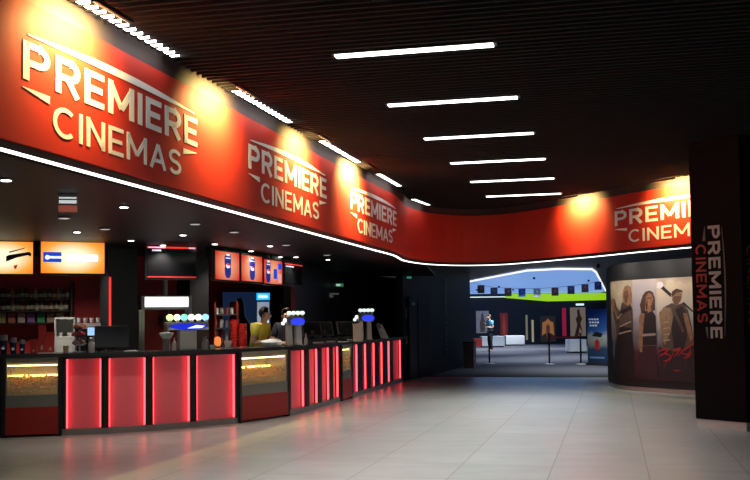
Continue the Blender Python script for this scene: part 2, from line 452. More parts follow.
# ------------------------------------------------------------------ bar soffit
sof = []
for p in offs(-.1):
    if p.y >= 20.9: break
    sof.append(p)
end = sof[-1]
soff = MB().prism([(p.x, p.y) for p in sof] + [(end.x + .6, end.y + 5.6), (-14, end.y + 5.6), (-14, -1.5)], 2.8, 2.86)
struct(soff.build('ceiling', mat('soffit_black', (.007, .005, .006), .5, noise=.1, spec=.2)))
DL = emis('downlight_lens', (1, .93, .85), 9); DLD = emis('downlight_dim', (.8, .8, .85), .35)
dls = [(6, 180, 1, 'far left, before the hanging sign'), (124, 207, 1, 'right of the hanging sign'), (64, 218, 0, 'just below the hanging sign'), (77, 232, 1, 'in front of the orange menu screens'), (105, 229, 0, 'above the right end of the orange screen'),
       (183, 235, 1, 'above the black television'), (131, 240.5, 1, 'beside the black pillar by the television'), (195, 224, 0, 'dim one above the television end'), (234, 232, 0, 'dim one above the drink screens'), (215, 244, 1, 'above the first drink screen'), (251, 251, 1, 'above the second drink screen'), (270, 246, 1, 'above the third drink screen'),
       (286, 245, 0, 'dim one right of the drink screens'), (296, 257, 1, 'over the black screen after the drink screens'), (327, 255, 0, 'dim one toward the bend'), (328, 259.5, 1, 'toward the bend near the green exit sign')]
for px, py, on, wh in dls:
    p = F(px, py, 2.79)
    r = thing('downlight', 'small recessed downlight in the black bar soffit, ' + wh, 'light', (p.x, p.y, 2.785), 0, 'downlights over the bar')
    MB().cone(0, 0, 0, .014, .075 if not on else .055, n=20).build('ring', DSTEEL, r)
    MB().cone(0, 0, -.004, 0, .06 if not on else .042, n=20).build('lens', DL if on else DLD, r)
    if on:
        ld = bpy.data.lights.new('beam', 'SPOT'); ld.energy = DOWN_W; ld.color = (1, .92, .82); ld.spot_size = math.radians(100); ld.spot_blend = .8; ld.shadow_soft_size = .04
        lo = bpy.data.objects.new('beam', ld); COL.objects.link(lo); lo.parent = r; lo.location = (0, 0, -.02)
for px, Y, wh in ((20, 14.7, 'behind the left orange screen'), (75, 15.0, 'behind the second orange screen'), (163, 14.9, 'in front of the popcorn machine'), (232, 16.5, 'behind the first drink screen'), (252, 17.3, 'behind the middle drink screen'), (280, 17.9, 'behind the last drink screen')):  # added downlights, hidden by the screens, to brighten the bar
    p = W(px, 250, Y)
    r = thing('downlight', 'added unseen downlight over the staff aisle, ' + wh, 'light', (p.x, p.y, 2.785), 0, 'downlights over the bar')
    MB().cone(0, 0, 0, .014, .055, n=20).build('ring', DSTEEL, r)
    MB().cone(0, 0, -.004, 0, .042, n=20).build('lens', DL, r)
    ld = bpy.data.lights.new('beam', 'SPOT'); ld.energy = DOWN_W * 1.6; ld.color = (1, .92, .82); ld.spot_size = math.radians(120); ld.spot_blend = .8; ld.shadow_soft_size = .04
    lo = bpy.data.objects.new('beam', ld); COL.objects.link(lo); lo.parent = r; lo.location = (0, 0, -.02)
# hanging sign
p = W(68, 203, 9.0)
r = thing('hanging_sign', 'small square lit notice hanging from the black soffit at upper left', 'sign', (p.x, p.y, p.z - .095), math.radians(10))
MB().box(-.09, .09, -.012, .012, 0, .19, .004).build('panel', mat('notice_grey', (.16, .16, .16), .4), r)
MB().box(-.08, .08, -.016, -.012, .09, .12).box(-.08, .08, -.016, -.012, .135, .15).build('white_writing', emis('notice_white', (.8, .85, .85), .6), r)
MB().box(-.085, .085, -.016, -.012, .01, .07).build('red_field', emis('notice_red', (.5, .12, .08), .35), r)
MB().tube([(0, 0, .19), (0, 0, 2.8 - (p.z - .095))], .004).build('hanger', DSTEEL, r)

# ------------------------------------------------------------------ counter
CB = [F(-40, 438.8), F(0, 438), F(60, 435.6), F(105, 434), F(149, 431.3), F(193, 427.6), F(239, 423.3), F(287, 416.4), F(308, 411.3), F(351.5, 398), F(403, 381.4)]
CB = [v.xy for v in CB]
def cpos(px):
    tx = ray(px, 400); tx = tx.x / tx.y
    pr = None
    for a, b in zip(CB, CB[1:]):
        fa, fb = a.x - tx * a.y, b.x - tx * b.y
        if fa <= 1e-6 and fb >= -1e-6:
            return a.lerp(b, fa / (fa - fb) if abs(fa - fb) > 1e-9 else 0)
    return CB[-1]
def unit_frame(px0, px1, fwd=0.0):
    a, b = cpos(px0), cpos(px1)
    wd = (b - a).length; an = math.atan2(b.y - a.y, b.x - a.x)
    n = Vector((math.sin(an), -math.cos(an)))
    a = a + n * fwd
    return a, wd, an
def light_unit(px0, px1, label, post=.055):
    a, wd, an = unit_frame(px0, px1)
    g = 0.002
    r = thing('counter_unit', label, 'counter', (a.x, a.y, 0), an, 'red lit counter front units')
    m = MB()
    m.box(g, post, 0, .1, .09, 1.1).box(wd - post, wd - g, 0, .1, .09, 1.1).box(post, wd - post, 0.0, .1, 1.075, 1.1).box(g, wd - g, .1, .2, .09, 1.1)
    m.build('cabinet', BLACK, r)
    MB().box(g, wd - g, .012, .19, 0, .088).build('kick_plate', mat('kick_metal', (.33, .32, .30), .35, .3, noise=.1), r)
    MB().box(post + .001, wd - post - .001, .08, .098, .09, 1.074).build('light_panel', ACRY, r, label='translucent red panel')
    for x in (post + .002, wd - post - .02):
        MB().box(x, x + .018, .02, .05, .1, 1.065).build('led_strip', LED, r)
    return r
seg = [(62, 105, 'glowing red counter panel right beside the left popcorn case'), (105, 149.5, 'second glowing red counter panel right of the left popcorn case'), (149.5, 193.6, 'third glowing red counter panel, below the six tap drink tower'), (193.6, 238.5, 'dimmer red counter panel just left of the middle popcorn case'),
       (288.5, 307.5, 'wide slanting red counter panel just right of the middle popcorn case'), (307.5, 320.3, 'second red panel right of the middle popcorn case'), (320.3, 331.8, 'third red panel right of the middle popcorn case'), (331.8, 341, 'red panel just left of the small narrow popcorn case'),
       (351.5, 361, 'narrow red strip panel just right of the small popcorn case'), (361, 369.5, 'second narrow red strip panel right of the small popcorn case'), (369.5, 377.8, 'third narrow red strip panel right of the small popcorn case'), (377.8, 385.5, 'fourth narrow red strip panel right of the small popcorn case'), (385.5, 392.5, 'fifth narrow red strip panel, last but one of the counter'), (392.5, 403, 'last red strip panel at the far end of the counter')]
for a_, b_, l_ in seg: light_unit(a_, b_, l_, .055 if a_ < 250 else (.11 if a_ < 345 else (.21 if a_ < 392 else .14)))
POP = mat('popcorn', (.8, .42, .03), .8, noise=.4, nscale=40)
CASEIN = mat('case_inside', (.3, .27, .2), .35, .4, noise=.05)
def pop_case(px0, px1, label, fwd=.03, glow=7.0):
    a, wd, an = unit_frame(px0, px1, fwd)
    r = thing('popcorn_case', label, 'display case', (a.x, a.y, 0), an, 'popcorn warmer cases set in the counter')
    e = .05
    m = MB()
    m.box(.002, e, 0, .5, 0, 1.1).box(wd - e, wd - .002, 0, .5, 0, 1.1).box(e, wd - e, .48, .5, .0, 1.1)
    m.build('cabinet', BLACK, r)
    MB().box(e, wd - e, 0, .46, .03, .41).build('lower_panel', REDP, r, label='plain red lower panel')
    cg = mat('case_grey', (.26, .25, .22), .4, .3, noise=.1)
    MB().box(e, wd - e, .01, .46, .412, .58).build('grey_band', cg, r)
    MB().box(e, wd - e, .0, .06, 1.03, 1.1).build('top_band', mat('case_top', (.4, .37, .26), .4, .3, noise=.1), r)
    MB().box(e, wd - e, .44, .47, .58, 1.09).box(e + .0, e + .015, .03, .44, .58, 1.03).box(wd - e - .015, wd - e, .03, .44, .58, 1.03).build('lining', CASEIN, r)
    MB().box(e, wd - e, .012, .018, .58, 1.03).build('glass_front', GLASS, r)
    # heap of popcorn
    m = MB(); n = 420; rnd = random.Random(int(px0))
    hx = e + .02
    m.box(hx, wd - hx, .03, .43, .582, .68)
    for i in range(n):
        x = rnd.uniform(hx + .01, wd - hx - .01); y = rnd.uniform(.035, .42)
        top = .785 + .025 * math.sin(x * 11) * math.cos(y * 6) + .03 * y / .43
        z = rnd.uniform(.66, top) if i % 3 else top + rnd.uniform(-.02, .03)
        if i % 4 == 0: y = rnd.uniform(.034, .05); z = rnd.uniform(.6, .78)
        q = bmesh.ops.create_icosphere(m.bm, subdivisions=1, radius=rnd.uniform(.014, .024))
        bmesh.ops.transform(m.bm, matrix=Matrix.Translation((x, y, z)) @ Matrix.Rotation(rnd.uniform(0, 3), 4, 'X') @ Matrix.Diagonal((1, rnd.uniform(.6, 1), rnd.uniform(.7, 1.1), 1)), verts=q['verts'])
    o = m.build('popcorn', POP, r); o['kind'] = 'stuff'
    MB().box(e + .02, wd - e - .02, .06, .085, .985, 1.0).build('lamp_tube', emis('case_tube', (1, .74, .34), glow * 1.3), r)
    MB().box(e + .02, wd - e - .02, .36, .385, .822, .845).build('lamp_tube', emis('case_tube2', (1, .58, .12), glow * 1.5), r)
    return r
pop_case(2, 62, 'popcorn warmer case with red base at the far left of the counter')
pop_case(238.5, 288.5, 'popcorn warmer case with red base in the middle, below the man in yellow')
pop_case(341, 351.5, 'small narrow popcorn case between red strips near the far end')
# black end filler left of the first case
a, wd, an = unit_frame(-38, 2)
tag(MB().box(0, wd - .003, 0, .5, 0, 1.1, M=Matrix.Translation((a.x, a.y, 0)) @ Matrix.Rotation(an, 4, 'Z')).build('counter_end', BLACK), 'plain black counter piece cut by the left edge of the photo', 'counter')
# worktop
def side(poly, d):
    out = []
    for i, p in enumerate(poly):
        t = (poly[min(i + 1, len(poly) - 1)] - poly[max(i - 1, 0)]).normalized(); out.append(p + Vector((t.y, -t.x)) * d)
    return out
CBS = CB
tag(MB().ribbon(side(CBS, .06), side(CBS, -.62), 1.102, 1.155).build('worktop', mat('worktop_stone', (.035, .034, .034), .22, noise=.4, nscale=30)), 'long dark curved worktop running on top of the bar counter', 'countertop')
TOP = 1.155

# ------------------------------------------------------------------ walls behind the bar
def wallpx(name, px0, Y0, px1, Y1, z0, z1, m, th=.15, ext0=0, ext1=0):
    a = W(px0, 320, Y0).xy; b = W(px1, 320, Y1).xy; an = math.atan2(b.y - a.y, b.x - a.x); L_ = (b - a).length
    M = Matrix.Translation((a.x, a.y, 0)) @ Matrix.Rotation(an, 4, 'Z')
    return struct(MB().box(-ext0, L_ + ext1, 0, th, z0, z1, M=M).build(name, m))
wallpx('wall_back', -30, 15.9, 112, 16.3, 0, 2.8, REDW, ext0=4)
wallpx('wall_back', 106, 16.7, 300, 21.8, 0, 2.8, REDW)
wallpx('wall_back', 291, 18.9, 330, 23.5, 0, 2.8, BLACKW)
wallpx('wall_back', 330, 23.5, 404, 28.0, 0, 2.8, BLACKW)
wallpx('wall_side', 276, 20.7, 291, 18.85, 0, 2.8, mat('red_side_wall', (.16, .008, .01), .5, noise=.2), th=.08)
# end wall with door, and the jamb wall of the passage
wallpx('wall_end', 403, 25.0, 430, 26.9, 0, 3.9, BLACKW, th=.2)
wallpx('wall_passage', 430, 26.9, 470.5, 33.6, 0, 3.6, mat('passage_wall', (.009, .009, .014), .6, noise=.3, nscale=2, spec=.2), th=.1)
# black pillars between the bays
for (a_, b_, Y, wh, n_) in ((108, 138, 15.2, 'right of the orange menu screens', 1), (190, 211, 16.4, 'between television and drink screens', 2)):
    p = W(a_, 320, Y); wd = wide(a_, b_, Y); q = W(b_, 320, Y + .25)
    an = math.atan2(.25, q.x - p.x)
    struct(MB().box(0, wd, 0, .5, 0, 2.79, M=Matrix.Translation((p.x, p.y, 0)) @ Matrix.Rotation(an, 4, 'Z')).build('wall_pier', mat('pier_black', (.02, .02, .023), .5, noise=.3)))
# red vertical light line at the bay edge
p = W(109.6, 320, 15.15)
tag(MB().box(p.x - .01, p.x + .01, p.y - .01, p.y + .055, 1.3, W(109, 277, 15.15).z).build('light_line', emis('red_line', (.9, .05, .04), .9)), 'thin red vertical light line on the edge of the black pier', 'light')

# ------------------------------------------------------------------ menu screens
def screen_mat(name, kind):
    m = bpy.data.materials.new(name); m.use_nodes = True; nt = m.node_tree; b = nt.nodes['Principled BSDF']
    tc = nt.nodes.new('ShaderNodeTexCoord'); mp = nt.nodes.new('ShaderNodeMapping'); nt.links.new(tc.outputs['Object'], mp.inputs['Vector'])
    g = nt.nodes.new('ShaderNodeTexGradient'); g.gradient_type = 'SPHERICAL'
    cr = nt.nodes.new('ShaderNodeValToRGB')
    nt.links.new(mp.outputs[0], g.inputs[0]); nt.links.new(g.outputs['Fac'], cr.inputs[0]); nt.links.new(cr.outputs[0], b.inputs['Emission Color'])
    b.inputs['Base Color'].default_value = (.02, .02, .02, 1); b.inputs['Roughness'].default_value = .2; b.inputs['Emission Strength'].default_value = 1.0
    e = cr.color_ramp.elements
    if kind == 'orange':
        mp.inputs['Scale'].default_value = (1.5, 0, 2.6)
        e[0].color = (.95, .13, .015, 1); e[0].position = 0; e[1].color = (1.2, 1.1, .75, 1); e[1].position = .75
        q = cr.color_ramp.elements.new(.35); q.color = (1.1, .42, .05, 1)
    else:
        mp.inputs['Scale'].default_value = (2.2, 0, 3.0)
        e[0].color = (.6, .03, .012, 1); e[0].position = 0; e[1].color = (1.0, .42, .22, 1); e[1].position = .9
    return m
ORANGE = screen_mat('screen_orange', 'orange'); REDS = screen_mat('screen_red', 'red')
BLUE = emis('screen_blue', (.01, .06, .55), 1.0); DARKB = emis('screen_darkblue', (.005, .02, .2), 1.0); SW = emis('screen_white', (1, 1, 1), 1.0)
def screen(px0, px1, pyt0, pyb0, Y0, Y1, label, m, group, name='menu_screen', cat='screen'):
    """corner columns px0/px1 at depths Y0/Y1; top/bottom rows given at px0"""
    a = W(px0, pyt0, Y0); b = W(px1, pyt0, Y1); zt = a.z; zb = W(px0, pyb0, Y0).z
    an = math.atan2(b.y - a.y, b.x - a.x); wd = (b.xy - a.xy).length
    c = (a + b) / 2
    r = thing(name, label, cat, (c.x, c.y, (zt + zb) / 2), an, group)
    h = (zt - zb) / 2
    MB().box(-wd / 2 - .03, wd / 2 + .03, .004, .07, -h - .03, h + .03, .006).build('casing', BLACK, r)
    MB().box(-wd / 2, wd / 2, -.002, .004, -h, h).build('display', m, r)
    MB().box(-.03, .03, .02, .05, h + .03, 2.8 - (zt + zb) / 2).build('bracket', BLACK, r)
    return r, wd, h
r, wd, h = screen(-30, 33, 241, 273.5, 13.75, 14.05, 'orange glowing menu screen cut off by the left edge', ORANGE, 'orange menu screens')
MB().flat([(.06, .02), (.1, .04), (.38, .09), (.41, .06), (.4, .02), (.36, .04), (.2, .0), (.06, -.06)], -.008, -.003).flat([(.1, .09), (.32, .15), (.31, .135), (.1, .07)], -.008, -.003).build('black_drawing', mat('ink', (.02, .005, .01), .5), r)
MB().flat([(.16, -.12), (.22, -.1), (.2, -.16), (.18, -.17)], -.008, -.003).build('red_mark', emis('mark_red', (.4, .02, .01), 1), r)
r, wd, h = screen(41, 104.5, 241.5, 273, 14.1, 14.5, 'orange glowing menu screen with a blue box, second from the left', ORANGE, 'orange menu screens')
MB().box(-.43, -.17, -.008, -.003, -.07, .08).build('blue_box', BLUE, r)
MB().ball((-.37, -.008, 0), .035, (1, .1, 1)).box(-.36, -.17, -.012, -.004, -.015, .02).build('white_mark', SW, r)
MB().box(-.1, .36, -.006, -.002, -.05, .05, .02).build('white_writing', SW, r)
# black television
r, wd, h = screen(147, 196, 245.5, 277.5, 14.9, 15.25, 'black television with a thin red header hanging over the popcorn machine', GLOSSB, None, 'television', 'television')
MB().box(-wd / 2, wd / 2, -.008, -.003, h - .04, h - .01).build('header_bar', emis('tv_red', (.75, .04, .03), .9), r)
MB().box(-wd / 2 + .02, -.1, -.012, -.008, h - .035, h - .018).box(wd / 2 - .12, wd / 2 - .02, -.012, -.008, h - .035, h - .018).box(-wd / 2 + .08, -wd / 2 + .22, -.008, -.003, h - .085, h - .06).build('header_writing', emis('tv_white', (.7, .65, .85), .9), r)
MB().box(-wd / 2, wd / 2, -.008, -.003, -h, -h + .022).build('footer_line', emis('tv_footer', (.5, .03, .03), .9), r)
def bottle_draw(r, cx, sc, full=True):
    m = MB(); P_ = [(-.035, .17), (.035, .17), (.05, .13), (.05, .04), (.04, 0), (.05, -.05), (.045, -.14), (.02, -.19), (-.02, -.19), (-.045, -.14), (-.05, -.05), (-.04, 0), (-.05, .04), (-.05, .13)]
    m.flat([(cx + p[0] * sc * 1.9, p[1] * 1.05) for p in P_], -.008, -.003); m.build('bottle_picture', DARKB, r)
    MB().box(cx - .04 * sc, cx + .04 * sc, -.012, -.007, .165, .195).box(cx - .07 * sc, cx + .07 * sc, -.012, -.007, .12, .135).build('cap_picture', SW, r)
    m = MB(); m.flat([(cx + .055 * sc * math.cos(t), -.0 + .04 * math.sin(t)) for t in [k * PI / 8 for k in range(16)]], -.012, -.007); m.build('round_emblem', SW, r, label='round white red and blue emblem')
    MB().flat([(cx + .05 * sc * math.cos(t), .004 + .035 * math.sin(t)) for t in [k * PI / 8 for k in range(9)]], -.015, -.011).build('emblem_red', emis('emb_red', (.8, .03, .03), 1), r)
scr = [(215.5, 239, 250.5, 279, 15.3, 16.0, 'red drink menu screen with a blue bottle, nearest of the three'), (241.5, 262, 254.5, 280.5, 16.1, 16.85, 'red drink menu screen with a blue bottle, middle of the three'), (264.2, 282, 259.2, 283, 16.95, 17.75, 'red drink menu screen with bottle and small pictures, right of three')]
for k, (a_, b_, t_, bt_, Y0, Y1, lb) in enumerate(scr):
    r, wd, h = screen(a_, b_, t_, bt_, Y0, Y1, lb, REDS, 'red drink menu screens')
    bottle_draw(r, 0 if k < 2 else -.25, 1.05)
    if k == 2:
        MB().box(.0, .16, -.008, -.003, -.12, .06).box(.22, .38, -.008, -.003, .06, .17).build('small_picture', BLUE, r)
        MB().box(.22, .36, -.008, -.003, -.19, -.02).build('pink_picture', emis('pk', (.8, .4, .4), .8), r)
r, wd, h = screen(284.5, 302, 262.3, 284, 17.8, 18.6, 'black switched off looking screen at the right end of the screens', GLOSSB, None, 'television', 'television')
MB().box(-wd / 2, wd / 2, -.008, -.003, h - .035, h - .012).build('header_bar', emis('tv_red', (.75, .04, .03), .9), r)
MB().box(-wd / 2 + .05, 0, -.008, -.003, h - .08, h - .055).build('header_writing', emis('tv_white', (.7, .65, .85), .9), r)
# bulkhead the screens hang against
for (a_, Y0, b_, Y1) in ((-30, 13.95, 107, 14.75), (211, 15.45, 304, 18.9)):
    A = W(a_, 320, Y0).xy; B = W(b_, 320, Y1).xy; an = math.atan2(B.y - A.y, B.x - A.x)
    struct(MB().box(0, (B - A).length, .02, .1, 2.60, 2.8, M=Matrix.Translation((A.x, A.y, 0)) @ Matrix.Rotation(an, 4, 'Z')).build('trim_2', BLACK))

# ------------------------------------------------------------------ back bar left bay
aL = W(-30, 320, 15.9).xy; bL = W(112, 320, 16.3).xy; anL = math.atan2(bL.y - aL.y, bL.x - aL.x); LL = (bL - aL).length
def backframe(px, Y=15.9):
    return W(px, 320, Y)
r = thing('back_shelf', 'dark wall shelves with bottles and snack bags behind the left counter', 'shelf', (aL.x, aL.y, 0), anL)
for z in (1.60, 1.80, 2.0): MB().box(.05, LL * .72, -.28, -.005, z - .02, z).build('shelf_board', BLACK, r)
for x in (.03, LL * .72): MB().box(x, x + .025, -.28, -.005, .96, 2.3).build('side_panel', BLACK, r)
bc = tag(MB().box(0, LL, -.6, -.005, 0, .95, M=Matrix.Translation((aL.x, aL.y, 0)) @ Matrix.Rotation(anL, 4, 'Z')).build('back_counter', BLACK), 'low dark back counter under the shelves behind the left bar', 'counter')
def onwall(x, y): return Vector((aL.x, aL.y)) + Vector((math.cos(anL), math.sin(anL))) * x + Vector((-math.sin(anL), math.cos(anL))) * y
BC = [mat('bt%d' % i, c, .2, noise=.1) for i, c in enumerate([(.08, .03, .01), (.02, .05, .02), (.3, .25, .12), (.1, .1, .1), (.25, .07, .02)])]
def bottle(h, m_):
    r = bpy.data.objects.new('bottle', None); COL.objects.link(r)
    MB().lathe([(.036, 0), (.038, .02), (.038, h * .58), (.014, h * .75), (.013, h * .95)], n=12).build('glass_body', m_, r, smooth=True)
    MB().cone(0, 0, h * .95, h, .016, n=10).build('cap', DSTEEL, r)
    MB().lathe([(.0385, h * .15), (.0385, h * .45)], n=12).build('label_band', mat('paperlab', (.5, .45, .35), .6), r)
    return r
protos = [bottle(.18 + .02 * (i % 2), BC[i]) for i in range(5)]
used = set()
def put_bottle(i, x, z, label, grp, y=-.14):
    p = onwall(x, y); o = protos[i] if i not in used else copy_tree(protos[i]); used.add(i)
    o.location = (p.x, p.y, z + .0005); o['label'] = label; o['category'] = 'bottle'; o['group'] = grp
xs0 = .55
for k in range(14): put_bottle(k % 5, xs0 + k * .078, 1.80, 'small dark bottle standing in the row on the middle back shelf', 'bottles on the middle back shelf')
for k in range(15): put_bottle((k * 3 + 1) % 5, xs0 + k * .074, 2.0, 'dim bottle standing in the row on the upper back shelf', 'bottles on the upper back shelf')
cols = [((.35, .3, .12), 'yellowish'), ((.4, .12, .08), 'brick red'), ((.4, .3, .3), 'pale pink'), ((.22, .1, .3), 'purple'), ((.05, .25, .1), 'green'), ((.3, .2, .12), 'brown'), ((.45, .4, .25), 'cream')]
for k, (c, nm) in enumerate(cols):
    p = onwall(.54 + k * .155, -.15)
    m = MB(); m.box(-.06, .06, -.02, .02, 0, .15, .012); m.box(-.062, .062, -.004, .004, .145, .165)
    o = m.build('snack_bag', mat('bag' + nm, c, .4, noise=.4, nscale=25))
    o.location = (p.x, p.y, 1.6005); o.rotation_euler = (0, 0, anL); tag(o, nm + ' snack bag standing on the lowest back shelf', 'snack bag', 'snack bags on the lowest back shelf')
# grey oven-like cabinet and coffee machine on the back counter
def at(px, Y): return W(px, 320, Y)
p = at(66, 15.6)
r = thing('warming_cabinet', 'grey metal cabinet with open shelf behind the left counter', 'appliance', (p.x, p.y, .95), anL)
MB().box(-.16, .16, -.15, .15, 0, .42, .01).box(-.16, -.14, -.15, .15, .42, .72).box(.14, .16, -.15, .15, .42, .72).box(-.16, .16, -.15, .15, .70, .73).box(-.16, .16, .13, .15, .42, .72).build('housing', LGREY, r)
MB().box(-.12, .12, -.158, -.15, .08, .36).build('door_panel', mat('lgp', (.6, .6, .56), .4), r)
for x in (-.07, .08): tag(MB().lathe([(.02, 0), (.035, .05), (.036, .06)], n=12).build('paper_cup', WHITE), 'white paper cup in the grey cabinet, %s one' % ('left' if x < 0 else 'right'), 'cup', 'cups in the grey cabinet').location = (p.x + x, p.y - .06, .95 + .4205)
p = at(89, 15.45)
r = thing('coffee_machine', 'black coffee machine with pale cups on top, left of the black pier', 'appliance', (p.x, p.y, .95), anL)
MB().box(-.2, .2, -.18, .2, 0, .1, .01).box(-.2, .2, .0, .2, .1, .62, .01).box(-.2, .2, -.18, .2, .48, .64, .01).build('housing', BLACK, r)
MB().box(-.2, .2, -.186, -.178, .54, .63).build('front_strip', LGREY, r)
MB().box(-.19, .19, -.17, -.02, .102, .11).build('drip_tray', STEEL, r)
for x in (-.1, .1): MB().tube([(x, -.1, .48), (x, -.1, .42), (x, -.16, .4)], .015).build('spout', DSTEEL, r)
MB().box(-.16, -.02, -.192, -.186, .30, .42).build('control_panel', DSTEEL, r)
for k in range(4):
    q = Vector((p.x, p.y)) + Vector((math.cos(anL), math.sin(anL))) * (-.15 + .1 * k)
    o = MB().lathe([(.026, 0), (.036, .07), (.037, .075)], n=14).build('cup', WHITE); o.location = (q.x, q.y - .02, .95 + .641); tag(o, 'small white cup on top of the black coffee machine', 'cup', 'cups on the coffee machine')

# ------------------------------------------------------------------ things on the left counter
def ontop(px, back=.25):
    p = cpos(px); a, wd, an = unit_frame(px - 3, px + 3); n = Vector((-math.sin(an), math.cos(an)))
    # shift along so that the column stays at px
    q = p + n * back; tx = ray(px, 350); tx = tx.x / tx.y; q2 = Vector((tx * q.y, q.y)); return q2, an
CUPB = mat('cup_blue', (.008, .012, .06), .35, noise=.1); LID = mat('lid_grey', (.32, .32, .33), .35, .2, noise=.1)
for px, h, rr, wh in ((3.5, .27, .055, 'tallest, at the left edge'), (13.3, .23, .05, 'middle one of three'), (22.2, .2, .042, 'smallest of three')):
    q, an = ontop(px, .15)
    r = thing('drink_cup', 'dark blue drink cup with a grey lid, ' + wh, 'cup', (q.x, q.y, TOP + .0005), an, 'blue drink cups on the left counter')
    MB().lathe([(rr * .72, 0), (rr, h * .68), (rr, h * .7)], n=24).build('cup_body', CUPB, r, smooth=True)
    MB().lathe([(rr * 1.05, h * .7), (rr * 1.05, h * .74), (rr * .95, h * .78), (rr * .9, h), (rr * .8, h)], n=24).build('lid', LID, r, smooth=True)
    m = MB(); m.ball((0, -rr * .86, h * .32), rr * .42, (1, .25, 1), 14); m.build('emblem', emis('emblem_white', (.5, .5, .55), .25), r)
    MB().ball((0, -rr * .9, h * .36), rr * .36, (1, .25, .45), 12).build('emblem_top', mat('embr', (.5, .03, .03), .5), r)
RBOX = mat('red_box', (.5, .025, .02), .4, noise=.1)
for px, h, w_, wh in ((33.8, .2, .055, 'shortest of three'), (42, .4, .05, 'tallest of three'), (50.4, .3, .058, 'middle height, right one of three')):
    q, an = ontop(px, .15)
    r = thing('popcorn_box', 'red popcorn carton on the left counter, ' + wh, 'carton', (q.x, q.y, TOP + .0005), an, 'red popcorn cartons on the counter')
    m = MB(); a = w_ * .8; m.prism([(-a, -.04), (a, -.04), (a, .04), (-a, .04)], 0, h)
    for v in m.bm.verts:
        if v.co.z > h * .5: v.co.x *= 1.22; v.co.y *= 1.2
    m.build('carton', RBOX, r)
    MB().flat([(-.018, h * .12), (.02, h * .15), (.014, h * .3), (-.01, h * .28)], -.048, -.04).build('pale_print', mat('pale_print', (.6, .35, .3), .5), r)
q, an = ontop(47, .08)
tag(MB().box(-.12, .12, -.05, .05, 0, .012, .004).build('leaflet_tray', WHITE), 'flat white tray lying in front of the red cartons', 'tray'); o = bpy.data.objects['leaflet_tray']; o.location = (q.x, q.y, TOP + .0005); o.rotation_euler.z = an
q, an = ontop(66, .2)
o = tag(MB().lathe([(.035, 0), (.04, .1), (.042, .1)], n=16).build('straw_cup', mat('kraft', (.4, .3, .17), .7)), 'brown paper cup beside the candy stand', 'cup'); o.location = (q.x, q.y, TOP + .0005)
# candy stand: tiers of round trays with sweets
q, an = ontop(79.5, .22)
r = thing('candy_stand', 'tiered round candy stand with orange and red sweets', 'stand', (q.x, q.y, TOP + .0005), an)
MB().cone(0, 0, 0, .39, .012).cone(0, 0, 0, .015, .1).build('pole', STEEL, r)
for z, rr in ((.1, .105), (.22, .1), (.33, .09)): MB().lathe([(rr * .6, z), (rr, z + .03), (rr * 1.02, z + .03), (rr * .58, z - .004)], n=20).build('tray', DSTEEL, r)
for z, c, rr in ((.13, (.28, .14, .12), .08), (.25, (.35, .03, .03), .08), (.36, (.65, .22, .1), .075)):
    m = MB()
    for k in range(22): m.ball((random.uniform(-rr, rr), random.uniform(-rr, rr), z + random.uniform(0, .035)), .024, n=7)
    o = m.build('sweets', mat('sweet%.2f' % z, c, .35, noise=.4, nscale=30), r); o['kind'] = 'stuff'
q, an = ontop(91.5, .14)
r = thing('sugar_shaker', 'pale jar with a metal lid in front of the small lit screen', 'jar', (q.x, q.y, TOP + .0005), an)
MB().lathe([(.042, 0), (.046, .02), (.046, .13), (.035, .16)], n=18).build('jar_body', mat('frosted', (.45, .42, .4), .3), r, smooth=True)
MB().lathe([(.04, .16), (.044, .165), (.04, .205), (.02, .215)], n=18).build('lid', STEEL, r, smooth=True)
def monitor(px, back, wd, h, label, rz=0, z=0.06, lit=None, tilt=-10, body=None, name='register_monitor'):
    q, an = ontop(px, back)
    r = thing(name, label, 'monitor', (q.x, q.y, TOP + .0005), an + rz)
    MB().box(-.08, .08, -.07, .09, 0, .018, .005).build('foot', body or BLACK, r)
    M = Matrix.Translation((0, .02, z)) @ Matrix.Rotation(math.radians(tilt), 4, 'X')
    MB().box(-.03, .03, .0, .04, .01, z + .1).build('stem', body or BLACK, r)
    MB().box(-wd / 2, wd / 2, -.025, .015, 0, h, .008, M=M).build('casing', body or BLACK, r)
    MB().box(-wd / 2 + .012, wd / 2 - .012, -.029, -.024, .012, h - .012, M=M).build('display', lit or GLOSSB, r)
    return r
monitor(91, .42, .12, .14, 'small screen glowing pale blue above the jar', z=.23, lit=emis('pale_blue', (.35, .6, 1), 1.0), tilt=0, name='small_screen')
monitor(112, .38, .5, .33, 'wide black monitor back standing by the black pier', z=.05, tilt=4)
q, an = ontop(131, .1)
o = tag(MB().box(-.09, .09, -.06, .06, 0, .015, .005).box(-.05, .06, -.04, .04, .015, .024, .003).build('napkin_stack', LGREY), 'small flat stack of grey napkins on the counter left of the tap', 'napkins'); o.location = (q.x, q.y, TOP + .0005)

